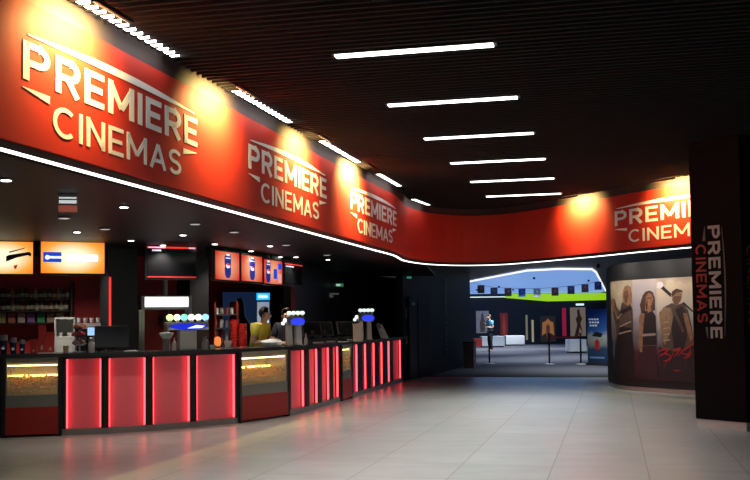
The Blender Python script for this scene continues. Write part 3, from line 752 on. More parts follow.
# ------------------------------------------------------------------ popcorn machine with lit header (second bay)
p = at(165, 15.75)
an2 = math.radians(20)
r = thing('popcorn_machine', 'tall steel popcorn machine with a glowing white header', 'appliance', (p.x, p.y, .0), an2)
hw = wide(140.5, 190, 15.6) / 2
MB().box(-hw, hw, -.22, .22, 0, .95).build('base_cabinet', BLACK, r)
zt = W(165, 296, 15.7).z; zb = W(165, 309.5, 15.7).z
for x in (-hw, hw - .05):
    for y in (-.22, .17): MB().box(x, x + .05, y, y + .05, .95, zt).build('post', STEEL, r)
MB().box(-hw, hw, -.22, .22, zb, zt, .01).build('header_box', STEEL, r)
MB().box(-hw + .055, hw - .055, -.23, -.22, zb + .04, zt - .02, .004).build('header_light', emis('header_white', (1, .97, .93), 1.6), r, label='glowing white header')
MB().box(-hw + .05, hw - .05, -.2, .2, .952, 1.02).build('tray', STEEL, r)
MB().box(-hw + .05, hw - .05, .19, .21, 1.02, zb).build('back_panel', REDW, r)
MB().lathe([(.13, 1.5), (.16, 1.53), (.16, 1.68), (.17, 1.69)], x=.05).tube([(.05, 0, 1.69), (.05, 0, zb)], .015).build('kettle', DSTEEL, r)
MB().tube([(0, 0, zt), (0, 0, 2.79)], .045, 14).build('exhaust_pipe', STEEL, r)
# mixer with white bowl
q, an = ontop(166.5, .5)
r = thing('juice_mixer', 'white topped mixer jar standing left of the drink tower', 'appliance', (q.x, q.y, TOP + .0005), an)
MB().lathe([(.05, 0), (.055, .03), (.055, .17)], n=20).build('jar', mat('steel_jar', (.3, .3, .28), .3, .6), r, smooth=True)
MB().lathe([(.06, .17), (.1, .23), (.105, .26), (.05, .27)], n=20).build('white_bowl', WHITE, r, smooth=True)
MB().lathe([(.035, .27), (.035, .36), (.045, .38), (.03, .42)], n=16).build('motor_head', STEEL, r, smooth=True)
q, an = ontop(174.3, .3)
r = thing('squeeze_bottle', 'small grey squeeze bottle right of the mixer jar', 'bottle', (q.x, q.y, TOP + .0005), an)
MB().lathe([(.032, 0), (.034, .02), (.034, .1), (.02, .13)], n=16).build('body', LGREY, r, smooth=True); MB().cone(0, 0, .13, .19, .012, .005).build('nozzle', WHITE, r)

# ------------------------------------------------------------------ drink towers
TAPC = [((.8, 1, .35), 'lime'), ((.9, 1, .7), 'pale'), ((.2, .9, .6), 'green'), ((1, .95, .8), 'cream'), ((.9, .95, .9), 'white'), ((.3, .7, 1), 'blue')]
BADGE = emis('badge_blue', (.01, .02, .5), 1.1); BADGEW = emis('badge_white', (.75, .85, 1), 1.3)
q, an = ontop(187, .2)
r = thing('drink_tower', 'wide drink dispenser tower with six glowing tap tops on steel stand', 'dispenser', (q.x, q.y, TOP + .0005), math.radians(24))
MB().box(-.13, .13, -.09, .09, 0, .3, .01).build('pedestal', mat('brushed', (.6, .57, .5), .4, .7, noise=.05), r)
MB().box(-.32, .32, -.1, .1, .3, .42, .04).build('head', STEEL, r)
m = MB(); m.flat([(.28 * math.cos(t), .355 + .05 * math.sin(t)) for t in [k * PI / 12 for k in range(24)]], -.108, -.099); m.build('badge', BADGE, r, label='glowing blue oval badge')
MB().flat([(-.02, .325), (.2, .33), (.25, .36), (.12, .375)], -.112, -.106).build('badge_swoosh', BADGEW, r)
for k, (c, nm) in enumerate(TAPC):
    x = -.27 + k * .108
    tp = MB().cone(x, -.08, .42, .455, .014).box(x - .018, x + .018, -.13, -.06, .42, .445, .006).build('tap', WHITE, r, label='white tap')
    MB().tube([(x, -.07, .49), (x, -.045, .49)], .05, 18).build('tap_disc', emis('disc_' + nm, c, 1.4), tp, label='round glowing %s disc' % nm)
q, an = ontop(205, .2)
r = thing('straw_jar', 'clear straw jar beside the six tap tower', 'jar', (q.x, q.y, TOP + .0005), an)
MB().lathe([(.05, 0), (.052, .01), (.052, .1), (.045, .105), (.045, .15), (.05, .155)], n=20).build('jar_body', mat('jarglass', (.35, .33, .32), .1, .3), r, smooth=True)
MB().tube([(.01, 0, .1), (.02, 0, .2)], .006).tube([(-.01, 0, .1), (-.02, .01, .19)], .006).build('straws', STEEL, r)
q, an = ontop(213, .15)
o = tag(MB().lathe([(.04, 0), (.055, .06), (.056, .065)], n=16).build('paper_bowl', WHITE), 'white paper bowl right of the straw jar', 'bowl'); o.location = (q.x, q.y, TOP + .0005)

def small_tower(px, back, label, sc=1.0, rz=0.0):
    q, an = ontop(px, back)
    r = thing('drink_tower', label, 'dispenser', (q.x, q.y, TOP + .0005), rz)
    r.scale = (sc, sc, sc)
    SH = mat('brushed', (.6, .57, .5), .4, .7)
    for x0, x1 in ((-.14, -.05), (.02, .11)):
        m = MB(); m.flat([(x0, 0), (x0 + .1, 0), (x0 + .08, .36), (x0 + .0, .36)], -.09, .09); m.build('slanted_leg', SH, r)
    MB().box(-.16, .14, -.09, .09, 0, .02).build('foot_plate', DSTEEL, r)
    MB().box(-.15, .16, -.11, .11, .34, .5, .04).build('head', DSTEEL, r)
    MB().flat([(.04 + .12 * math.cos(t), .41 + .06 * math.sin(t)) for t in [k * PI / 12 for k in range(24)]], -.118, -.109).build('badge', emis('badge_blue2', (.02, .04, .75), 1.3), r, label='glowing blue oval badge')
    for k in range(4):
        x = -.1 + k * .075
        tp = MB().cone(x, -.08, .5, .53, .015).build('tap', WHITE, r)
        MB().ball((x, -.08, .555), .042, (1, .5, .8), 12).build('tap_disc', emis('disc_top', (.8, 1, .85), 1.0), tp)
    MB().ball((-.17, -.06, .43), .035).ball((-.2, -.03, .38), .03).build('side_knob', emis('disc_white', (1, 1, 1), .8), r)
    return r
small_tower(294.5, .28, 'steel drink tower with blue oval badge in front of the woman', 1.0, math.radians(15))
small_tower(365, .28, 'farther steel drink tower with blue oval badge and white tap tops', 1.15, math.radians(15))

# registers along the far counter
def register(px, label, sc=1.0, pale=False):
    q, an = ontop(px, .3)
    r = thing('cash_register', label, 'cash register', (q.x, q.y, TOP + .0005), math.radians(30))
    MB().box(-.18, .18, -.18, .18, 0, .1, .01).build('drawer_base', BLACK, r)
    M = Matrix.Translation((0, .0, .12)) @ Matrix.Rotation(math.radians(-22), 4, 'X')
    MB().box(-.03, .03, 0, .05, .09, .25).build('stem', BLACK, r)
    MB().box(-.19, .19, -.02, .02, .02, .3, .01, M=M).build('casing', mat('pos_grey', (.035, .04, .05), .3), r)
    MB().box(-.17, .17, -.025, -.019, .04, .28, M=M).build('display', GLOSSB, r)
    MB().box(-.1, .1, -.24, -.19, .02, .05, .01).build('keyboard', mat('keys', (.25, .23, .2), .5), r)
    if pale: MB().box(.02, .22, -.26, -.22, .0, .36, .01).build('side_board', mat('pale_board', (.55, .5, .4), .5), r, label='pale upright board')
    return r
register(313, 'dark cash register next to the steel drink tower')
register(325, 'second dark cash register along the far counter', pale=False)
register(347, 'dark cash register with a pale board, left of the far tower', pale=True)
q, an = ontop(306, .25)
r = thing('squeeze_bottle', 'small pale bottle right of the near drink tower', 'bottle', (q.x, q.y, TOP + .0005), an)
MB().lathe([(.03, 0), (.032, .02), (.032, .1), (.02, .13)], n=16).build('body', LGREY, r, smooth=True); MB().cone(0, 0, .13, .2, .012, .006).build('nozzle', WHITE, r)
q, an = ontop(382, .25)
r = thing('card_terminal', 'slanted grey card terminal at the far end of the counter', 'terminal', (q.x, q.y, TOP + .0005), math.radians(10))
m = MB(); m.flat([(-.02, 0), (.16, 0), (.0, .33), (-.12, .27)], -.04, .04); m.build('body', LGREY, r)
MB().flat([(-.1, .2), (-.02, .25), (-.06, .36), (-.15, .33)], -.05, .05).build('top_screen', mat('rosy', (.18, .1, .1), .4), r)
# flat paper things on the worktop edge
for px, w_, lb in ((329, .34, 'pale paper sheet lying on the worktop between registers'), (341, .5, 'long pale mat lying on the worktop before the last register')):
    q, an = ontop(px, .12)
    o = tag(MB().box(-w_ / 2, w_ / 2, -.1, .1, 0, .01).build('paper_sheet', LGREY), lb, 'paper'); o.location = (q.x, q.y, TOP + .0005); o.rotation_euler.z = an

# ------------------------------------------------------------------ third bay
an3 = math.radians(30)
p = at(223, 17.6)
r = thing('shelf_rack', 'dark rack of cup stacks behind the counter under the drink screens', 'shelf', (p.x, p.y, 0), an3)
rw = .23
for z in (.98, 1.22, 1.47, 1.72): MB().box(-rw, rw, -.18, .18, z - .025, z).build('shelf_board', DSTEEL, r)
for x in (-rw, rw - .03): MB().box(x, x + .03, -.18, .18, 0, 1.95).build('side_panel', mat('rack_red', (.2, .02, .015), .4), r)
k = 0
for z, hh in ((.98, .18), (1.22, .2), (1.47, .16), (1.72, .12)):
    for i in range(4):
        x = -.15 + i * .1; c = Vector((p.x, p.y)) + Vector((math.cos(an3), math.sin(an3))) * x + Vector((math.sin(an3), -math.cos(an3))) * .06
        m = MB(); n = 5
        prof = []
        for j in range(n): prof += [(.034, hh * j / n), (.038, hh * (j + .9) / n)]
        o = m.lathe(prof, n=14).build('cup_stack', [LGREY, mat('cs2', (.3, .28, .26), .5), mat('cs3', (.25, .06, .05), .5)][(i + k) % 3])
        o.location = (c.x, c.y, z + .0005); tag(o, 'stack of cups in the dark rack under the drink screens', 'cups', 'cup stacks in the rack')
    k += 1
p = at(217.5, 16.3)
tab = at(222, 16.4)
tag(MB().box(-.12, .3, -.2, .2, 0, 1.14, M=Matrix.Translation((tab.x, tab.y, 0)) @ Matrix.Rotation(math.radians(35), 4, 'Z')).build('back_counter', BLACK), 'dark back counter with orange lamp behind the dim red panel', 'counter')
r = thing('orange_lamp', 'small glowing orange lamp on the back counter', 'lamp', (p.x, p.y, 1.1405))
MB().cone(0, 0, 0, .02, .05).build('lamp_base', BLACK, r); MB().lathe([(.04, .02), (.062, .07), (.055, .15), (.03, .18)], n=16).build('lamp_shade', emis('orange_glow', (1, .25, .06), .9), r, smooth=True)
p = at(228, 16.35)
o = tag(MB().lathe([(.05, 0), (.07, .1), (.072, .11)], n=18).build('paper_bowl', WHITE), 'white bowl on the back counter right of the orange lamp', 'bowl'); o.location = (p.x, p.y, 1.1405)
# blue wall picture with a dark hooded outline
pa = W(223, 292, 19.0); pb = W(258, 292, 19.3); pz = W(223, 348, 19.0).z
anp = math.atan2(pb.y - pa.y, pb.x - pa.x); pw = (pb.xy - pa.xy).length
r = thing('wall_picture', 'dark blue wall picture with a black head and shoulders outline', 'picture', (pa.x, pa.y - .0, .9), anp)
MB().box(0, pw, 0, .03, 0, pa.z - .9).build('board', emis('pic_blue', (.008, .02, .06), .6), r)
cx = pw * .47; H = pa.z - .9
def headsh(s): return [(cx - .36 * s, H * .15), (cx - .3 * s, H * .5), (cx - .15 * s, H * .62), (cx - .13 * s, H * .8), (cx - .08 * s, H * .9), (cx + .08 * s, H * .9), (cx + .13 * s, H * .8), (cx + .15 * s, H * .62), (cx + .3 * s, H * .5), (cx + .36 * s, H * .15)]
MB().flat(headsh(.8), -.004, 0).build('pale_outline', emis('pic_outline', (.03, .05, .09), .6), r)
MB().flat(headsh(.68), -.01, -.004).build('dark_figure', BLACK, r)
# tall stacks of red cups
for px, Y, h, wh in ((234.5, 17.3, .62, 'left'), (242.5, 17.2, .55, 'right')):
    p = at(px, Y)
    m = MB(); prof = []; n = 12
    for j in range(n): prof += [(.075 + .0, h * j / n), (.085, h * (j + .85) / n)]
    o = m.lathe(prof, n=18).build('red_cup_stack', mat('red_cups', (.65, .03, .025), .35, noise=.1))
    o.location = (p.x, p.y, 1.0); tag(o, 'tall stack of red cups behind the counter, %s of two' % wh, 'cups', 'tall red cup stacks')
    tag(MB().box(-.13, .13, -.12, .12, 0, .998, .01).build('plinth_box', BLACK), 'dark stand under the %s tall red cup stack' % wh, 'stand').location = (p.x, p.y, 0)
# drinks fridge
p = at(263.3, 18.3)
r = thing('drinks_fridge', 'tall drinks fridge with glowing blue header behind the man', 'fridge', (p.x, p.y, 0), math.radians(8))
fw = wide(256.5, 270.5, 18.3) / 2; zt = W(263, 292, 18.3).z; zh = W(263, 301, 18.3).z
MB().box(-fw, fw, 0, .5, 0, zh, .01).box(-fw, fw, 0, .3, zh, zt, .01).build('housing', mat('fridge_blue', (.03, .06, .14), .4), r)
MB().box(-fw + .01, fw - .01, -.01, 0, zh + .02, zt - .02).build('header_light', emis('fridge_cyan', (.02, .4, 1), 1.3), r)
MB().box(-.09, .08, -.014, -.01, zh + .06, zt - .06, .004).build('header_writing', emis('fridge_white', (.6, .9, 1), 1.3), r)
dr = MB().box(-fw + .02, fw - .02, -.03, -.005, .15, zh - .02, .005).build('glass_door', emis('fridge_in', (.35, .45, .6), .35), r)
MB().box(fw * .1, fw - .04, -.036, -.03, .3, 1.6).build('lit_shelf_area', emis('fridge_lit', (.75, .9, 1), 1.1), dr)
MB().box(-fw + .05, -fw + .07, -.06, -.03, .9, 1.4).build('handle', STEEL, dr)

# wall bits on the black wall: exit sign, small shelf sign, hall door
p = W(338, 285, 23.85)
r = thing('exit_sign', 'green exit sign glowing dimly on the black wall above the registers', 'sign', (p.x, p.y, p.z - .05), math.radians(20))
MB().box(-.15, .15, 0, .03, 0, .1, .004).build('casing', BLACK, r); MB().box(-.14, .14, -.005, 0, .01, .09).build('green_face', emis('exit_green', (.02, .3, .13), .5), r)
MB().flat([(-.05, .03), (.03, .03), (.03, .02), (.07, .05), (.03, .08), (.03, .07), (-.05, .07)], -.01, -.005).build('white_arrow', emis('exit_white', (.7, .9, .8), .6), r)
MB().box(-.01, .01, .03, .6, .04, .06).build('bracket', BLACK, r)
p = W(331, 297.5, 23.5)
r = thing('wall_sign', 'pale slim sign board on the black wall below the exit sign', 'sign', (p.x, p.y, p.z), math.radians(20))
MB().box(-.22, .2, 0, .03, .07, .11).build('upper_line', mat('pale_sign', (.3, .29, .27), .5, emit=(.3, .28, .25), es=.15), r); MB().box(-.22, .06, 0, .03, 0, .06).build('lower_line', mat('pale_sign', (.3, .29, .27), .5), r)
MB().box(-.01, .01, .03, .7, .02, .1).build('bracket', BLACK, r)
# door in the end wall
A = W(403, 320, 25.0).xy; B = W(430, 320, 26.9).xy; anD = math.atan2(B.y - A.y, B.x - A.x)
p = W(413, 320, 25.0); 
aa = A + (B - A).normalized() * .38
r = thing('door_1', '', 'door', (aa.x, aa.y, 0), anD); r['kind'] = 'structure'; del r['label']; del r['category']
MB().box(0, .62, -.035, -.005, .02, 2.15, .005).build('door_leaf', mat('door_blue', (.028, .03, .042), .4, noise=.2), r)
MB().box(-.05, 0, -.05, -.003, 0, 2.2).box(.62, .66, -.05, -.003, 0, 2.2).box(-.05, .66, -.05, -.003, 2.15, 2.2).build('door_frame', BLACK, r)
MB().box(.08, .34, -.07, -.035, 1.97, 2.05, .01).build('door_closer', STEEL, r)
MB().box(-.24, -.21, -.045, -.02, 1.62, 1.9).box(-.24, -.21, -.045, -.02, .95, 1.15).build('push_plate', STEEL, r)
p = W(408.5, 277.5, 25.3)
o = tag(MB().box(-.08, .08, -.01, .02, -.03, .03).build('exit_sign', emis('exit_green2', (.05, .3, .22), .5)), 'tiny green exit sign high on the wall by the dark door', 'sign'); o.location = p
wq = F(428, 374.5)
# dark faint sign band on the passage wall
pa = W(430, 320, 26.9).xy; pb = W(471.5, 320, 33.6).xy; anp = math.atan2(pb.y - pa.y, pb.x - pa.x); dp = (pb - pa).normalized()
def onpass(px):
    best = None
    for k in range(400):
        q = pa + dp * (k * .02); x = 375 + FPX * q.x / q.y
        if best is None or abs(x - px) < best[0]: best = (abs(x - px), q)
    return best[1]
q = onpass(445)
r = thing('wall_lettering', 'faint vertical grey lettering on the dark passage wall', 'sign', (q.x, q.y, 0), anp)
def fnp(u, v, d): return Vector((v, -.006 - d, 2.85 - u))
text_obj('letters', 'PREMIERE CINEMAS', fnp, mat('faint_letter', (.05, .05, .06), .5), r, width=2.4, height=.4, z0=-.2)
# litter bin
q = onpass(458) + Vector((math.sin(anp), -math.cos(anp))) * .35
r = thing('litter_bin', 'dull metal litter bin against the dark passage wall', 'bin', (q.x, q.y, 0), anp)
MB().box(-.24, .24, -.17, .17, 0, .82, .015).build('bin_body', mat('bin_metal', (.13, .12, .1), .45, .3, noise=.2), r); MB().box(-.25, .25, -.18, .18, .82, .86, .01).build('bin_lid', BLACK, r)

# ------------------------------------------------------------------ passage and hall beyond
hc = [p for p in offs(-.26) if p.x > end.x + .3]
struct(MB().prism([(p.x, p.y) for p in hc] + [(16, hc[-1].y), (16, 62), (hc[0].x, 62)], 3.24, 3.34).build('ceiling', BLACK))
struct(MB().box(-2, 18, 60, 60.2, 0, 3.24).build('wall_far', BLACKW))
struct(MB().box(17, 17.2, 24, 60, 0, 3.24).build('wall_right', BLACKW))
struct(MB().box(3.2, 3.36, 33.8, 60, 0, 3.24, M=None).build('wall_left', BLACKW))
pts = [F(455, 285, 3.2), F(471, 281, 3.2), F(527, 270.3, 3.2), F(560, 268.6, 3.2), F(592, 269.0, 3.2), F(596, 272, 3.2), F(606, 291, 3.2)]
poly = [(v.x, v.y) for v in pts] + [(pts[-1].x + .4, 59.8), (3.7, 59.8), (3.7, pts[0].y + 4)]
def ccw(P):
    return P
LB = emis('blue_ceiling', (.15, .29, .62), 1.0)
r = thing('light_ceiling', 'large pale blue luminous ceiling panel over the far hall', 'light', (pts[2].x, pts[2].y, 3.2))
wl(MB().prism(poly, 3.2, 3.235).build('blue_panel', LB), r)
wl(MB().tube([(v.x, v.y, 3.19) for v in pts], .03).build('white_edge', emis('edge_white', (1, 1, 1), 1.2), None, label='white light outline'), r)
# green band
r = thing('green_band', 'bright lime green lit band across the top of the far wall', 'light', (9, 59.9, 2.58))
pl = W(505, 299, 59.9).x
MB().flat([(pl - 9, .6), (pl - 9, .36), (pl - 6.3, .1), (15.5 - 9, .16), (15.5 - 9, .6)], -.05, .05).build('green_face', emis('lime', (.27, .52, .01), 1.0), r)
MB().box(3.7 - 9, pl - 9, -.04, .05, .40, .45).build('white_line', emis('line_white', (.9, 1, .9), .9), r)
# bunting of small pictures
fl = [(481, 289), (494, 291.5), (508, 292), (522, 292.5), (537, 292.5), (555, 291.5), (571, 289.8), (585, 288), (598, 285.5)]
YB = 38.0
r0 = W(540, 292, YB)
r = thing('bunting', 'string of small pictures hanging below the blue ceiling', 'bunting', (r0.x, r0.y, r0.z))
wl(MB().tube([Vector((W(473, 282.5, YB).x, YB, 3.24)), W(473, 282.5, YB)] + [W(x, y - 4, YB) for x, y in fl] + [W(606, 280, YB), Vector((W(606, 280, YB).x, YB, 3.24))], .008, 6).build('string', BLACK), r)
fc = [(.12, .06, .04), (.1, .1, .14), (.2, .09, .08), (.03, .1, .4), (.5, .5, .5), (.2, .08, .07), (.07, .08, .15), (.2, .07, .08), (.05, .08, .3)]
for k, (x, y) in enumerate(fl):
    c = W(x, y, YB)
    f = MB(); f.mi = 0
    f.box(c.x - .14, c.x + .14, c.y - .005, c.y + .005, c.z - .17, c.z + .15)
    f.mi = 1
    f.ball((c.x + .01, c.y - .006, c.z + .03), .05, (1, .1, 1), 8)
    wl(f.build('picture_flag', [mat('flag%d' % k, fc[k], .6, noise=.6, nscale=12), mat('flagp%d' % k, tuple(min(1, v * 2.2) for v in fc[k]), .6)]), r)
# stanchions
def stanchion(px, py, label):
    p = F(px, py)
    r = thing('stanchion', label, 'stanchion', (p.x, p.y, 0.0), 0, 'queue posts at the hall entrance')
    MB().lathe([(.19, 0), (.19, .015), (.1, .035), (.04, .045)], n=24).build('base', LGREY, r, smooth=True)
    MB().cone(0, 0, .045, 1.0, .03).build('post', mat('post_dark', (.06, .06, .065), .3, .8), r)
    MB().cone(0, 0, 1.0, 1.08, .042).build('top_cap', LGREY if px < 500 else DSTEEL, r)
    return p, r
s1, _r = stanchion(489.5, 364, 'steel queue post in front of the person in blue')
MB().box(-.02, .14, -.035, .035, .98, 1.05).build('belt_end', WHITE, _r)
s2, _r = stanchion(549.5, 364.5, 'dark queue post in the middle of the hall entrance')
s3, _r3 = stanchion(581, 364.5, 'dark queue post beside the blue roll up standee')
m = MB(); m.box(0, s3.x - s2.x - .08, -.003, .003, .9, .95)
o = m.build('queue_belt', mat('belt_red', (.25, .01, .02), .7)); o.location = (s2.x + .04, s2.y, 0)
tag(o, 'dark red belt stretched between the two right queue posts', 'belt')
# white ottomans
def ottoman(px0, px1, pyb, hgt, label, red=None):
    p = F((px0 + px1) / 2, pyb); wd = wide(px0, px1, p.y)
    r = thing('ottoman', label, 'seat', (p.x, p.y, 0), math.radians(4), 'white seat blocks in the far hall')
    MB().box(-wd / 2, wd / 2, 0, .8, .06, hgt, .04).build('cushion', mat('white_leather', (.75, .75, .72), .5, noise=.04), r)
    MB().box(-wd / 2 + .05, wd / 2 - .05, .05, .75, 0, .06).build('base', BLACK, r)
    if red: MB().box(-wd / 2 - .45, -wd / 2 + .02, .02, .7, 0.06, .5, .02).build('red_block', REDW, r)
ottoman(482, 505, 347.2, .62, 'white seat block behind the person in blue', True)
ottoman(506, 525, 345.6, .6, 'white seat block, right one of the pair beside the person')
ottoman(570, 587, 353.0, .62, 'white cube seat behind the right queue post')
# posters and banners on the far wall
def far_poster(px0, px1, pyt, pyb, label, m, Y=59.94, figs=(), name='poster', cat='poster'):
    a = W(px0, pyt, Y); b = W(px1, pyb, Y)
    r = thing(name, label, cat, ((a.x + b.x) / 2, a.y, max(0, b.z)))
    w_ = (b.x - a.x) / 2; h_ = a.z - max(0, b.z)
    MB().box(-w_, w_, 0, .03, 0, h_).build('sheet', m, r)
    for i, (poly, fm, nm) in enumerate(figs):
        MB().flat([(x * w_, z * h_) for x, z in poly], -.012 - .004 * i, -.001).build(nm, fm, r)
    return r
FIG = [(-.35, .05), (-.45, .45), (-.2, .68), (-.22, .8), (0, .95), (.22, .8), (.2, .68), (.5, .45), (.3, .05)]
far_poster(476, 489, 311, 333, 'pale grey poster left behind the person in blue', mat('pp1', (.35, .33, .33), .7, noise=.5, nscale=3, emit=(.2, .19, .19), es=.35), figs=[(FIG, mat('pf1', (.1, .08, .08), .7, emit=(.08, .06, .06), es=.3), 'dark_figure')])
far_poster(500, 508, 313, 336, 'dark red hanging poster right of the person in blue', emis('pp2', (.08, .008, .01), 1), figs=[(FIG, emis('pf2', (.16, .03, .02), .8), 'red_figure')])
far_poster(525.5, 528, 315, 340, 'slim cream pillar poster, left of two', emis('pp3', (.16, .15, .1), .8))
far_poster(531.5, 534, 320, 342, 'slim cream pillar poster, right of two', emis('pp4', (.3, .27, .15), .8))
far_poster(540, 556, 316, 342, 'dark standee poster with an orange winged figure', emis('pp5', (.012, .01, .01), 1), figs=[([(-.8, .25), (-.7, .75), (-.3, .8), (0, .9), (.3, .8), (.7, .75), (.8, .25), (.3, .35), (0, .1), (-.3, .35)], emis('pf5', (.35, .13, .04), .6), 'orange_figure'), ([(-.2, .15), (-.25, .6), (0, .7), (.25, .6), (.2, .15)], emis('pf5b', (.08, .03, .02), .6), 'dark_body')])
far_poster(562, 566.5, 308, 336, 'narrow crimson vertical banner on the far wall', emis('pp6', (.28, .01, .04), .7), name='banner', cat='banner')
far_poster(570, 586, 307.5, 336, 'brown poster with a dark running figure on the far wall', emis('pp7', (.16, .12, .09), .7), figs=[([(-.5, .0), (-.1, .4), (-.3, .6), (-.05, .7), (-.1, .9), (.2, .95), (.3, .75), (.55, .6), (.3, .45), (.6, .1), (.2, .3), (0, .0)], emis('pf7', (.015, .008, .006), 1), 'dark_figure')])
# lit sign over the poster
p = W(580, 304.5, 59.95)
tag(MB().box(-.25, .25, 0, .05, -.06, .06).build('lit_sign', emis('whiteblue', (.7, .85, 1), 1.0)), 'tiny white lit sign under the green band', 'sign').location = p
# blue standee near the entrance
pa = F(588, 365.0); pb = F(608, 365.8); an = math.atan2(pb.y - pa.y, pb.x - pa.x); sw = (pb.xy - pa.xy).length; sh = W(588, 309, pa.y).z
r = thing('standee', 'tall blue roll up standee with white writing beside the poster wall', 'standee', (pa.x, pa.y, 0), an)
MB().box(0, sw, -.1, .1, 0, .08, .01).build('base', DSTEEL, r)
def grad_mat(name, stops, h, noise=0):
    m = bpy.data.materials.new(name); m.use_nodes = True; nt = m.node_tree; b = nt.nodes['Principled BSDF']; b.inputs['Roughness'].default_value = .5
    tc = nt.nodes.new('ShaderNodeTexCoord'); sp = nt.nodes.new('ShaderNodeSeparateXYZ'); nt.links.new(tc.outputs['Object'], sp.inputs[0])
    dv_ = nt.nodes.new('ShaderNodeMath'); dv_.operation = 'DIVIDE'; dv_.inputs[1].default_value = h; nt.links.new(sp.outputs[2], dv_.inputs[0])
    n = nt.nodes.new('ShaderNodeTexNoise'); n.inputs['Scale'].default_value = 4; n.inputs['Detail'].default_value = 6; nt.links.new(tc.outputs['Object'], n.inputs['Vector'])
    ma = nt.nodes.new('ShaderNodeMath'); ma.operation = 'MULTIPLY_ADD'; ma.inputs[1].default_value = noise; nt.links.new(n.outputs['Fac'], ma.inputs[0])
    sb = nt.nodes.new('ShaderNodeMath'); sb.operation = 'SUBTRACT'; sb.inputs[1].default_value = noise / 2; nt.links.new(dv_.outputs[0], sb.inputs[0]); nt.links.new(sb.outputs[0], ma.inputs[2])
    cr = nt.nodes.new('ShaderNodeValToRGB'); nt.links.new(ma.outputs[0], cr.inputs[0])
    e = cr.color_ramp.elements
    e[0].position = stops[0][0]; e[0].color = (*stops[0][1], 1); e[1].position = stops[-1][0]; e[1].color = (*stops[-1][1], 1)
    for p_, c in stops[1:-1]:
        q = e.new(p_); q.color = (*c, 1)
    nt.links.new(cr.outputs[0], b.inputs['Base Color']); return m
SM = grad_mat('standee_print', [(0, (.01, .02, .05)), (.3, (.02, .05, .1)), (.42, (.25, .25, .2)), (.52, (.3, .32, .3)), (.6, (.03, .1, .3)), (1, (.01, .05, .28))], sh, .15)
MB().box(.01, sw - .01, -.01, .01, .08, sh).build('printed_sheet', SM, r)
for k, t_ in enumerate(('DISCOVER A', 'NEW WORLD', 'OF MAGIC')):
    pass
m = MB()
for k in range(3):
    for j in range(4 - (k == 2)): m.box(.09 + j * .115 + .02 * k, .09 + j * .115 + .08 + .02 * k, -.016, -.01, sh * (.80 - k * .055), sh * (.80 - k * .055) + .055)
m.build('white_writing', mat('stand_white', (.6, .65, .7), .5, emit=(.5, .55, .6), es=.25), r)
MB().flat([(sw * .4, sh * .28), (sw * .38, sh * .42), (sw * .5, sh * .47), (sw * .62, sh * .42), (sw * .62, sh * .28)], -.018, -.01).build('red_figure', mat('stand_red', (.35, .02, .02), .5), r)
MB().flat([(sw * .25, sh * .52), (sw * .45, sh * .6), (sw * .8, sh * .56), (sw * .7, sh * .5)], -.018, -.01).build('dark_shape', BLACK, r)
MB().box(sw * .12, sw * .85, -.016, -.01, sh * .12, sh * .155).build('pale_writing', mat('stand_pale', (.1, .2, .35), .5), r)

# ------------------------------------------------------------------ curved poster wall at right
KB = [F(px, py).xy for px, py in ((608.5, 383.8), (611, 387), (620, 389.5), (634, 391.2), (660, 393.2), (696, 395.6))]
e_ = KB[-1] + (KB[-1] - KB[-2]).normalized() * 3.0
b0 = KB[0] + (KB[0] - KB[1]).normalized() * 0.1
KP = catmull([b0 + Vector((.95, 3.0)), KB[0]] + KB[1:] + [e_], 6)
KS = [0.0]
for a, b in zip(KP, KP[1:]): KS.append(KS[-1] + (b - a).length)
def kat(s):
    s = max(0, min(KS[-1] - 1e-6, s))
    for i in range(len(KS) - 1):
        if KS[i + 1] > s: break
    t = (s - KS[i]) / (KS[i + 1] - KS[i]); tn = lambda j: (KP[min(j + 1, len(KP) - 1)] - KP[max(j - 1, 0)]).normalized()
    return KP[i].lerp(KP[i + 1], t), tn(i).lerp(tn(i + 1), t).normalized()
def s_k(px):
    best = None
    for k in range(int(KS[-1] * 100)):
        p, _ = kat(k / 100)
        if k / 100 < KS[6] * .95: continue
        x = 375 + FPX * p.x / p.y
        if best is None or abs(x - px) < best[0]: best = (abs(x - px), k / 100)
    return best[1]
DR = mat('drum_black', (.006, .006, .007), .5, noise=.1)
mb = MB(); lft = side(KP, 0); rgt = side(KP, -.25); mb.ribbon(lft, rgt, .1, 2.62)
for k, (z, d) in enumerate(((2.62, 0), (2.68, -.015), (2.72, -.05))):
    z2 = (2.68, 2.72, 2.75)[k]; mb.ribbon(side(KP, d - .005), rgt, z, z2)
dw = thing('poster_wall', 'curved black partition wall with rounded end carrying three posters', 'partition', (KB[2].x, KB[2].y, 0))
wl(mb.build('wall_body', DR), dw)
wl(MB().ribbon(side(KP, -.015), side(KP, -.23), 0, .1).build('kick_plate', mat('kick_steel', (.5, .45, .42), .25, .8, noise=.1)), dw)
def kfn(s0):
    def fn(u, v, d):
        p, t = kat(s0 + u); n = Vector((t.y, -t.x)); q = p + n * (d + .004); return Vector((q.x, q.y, v))
    return fn
sA, sB = s_k(611.2), s_k(694.5)
pz0, pz1 = .26, 2.37
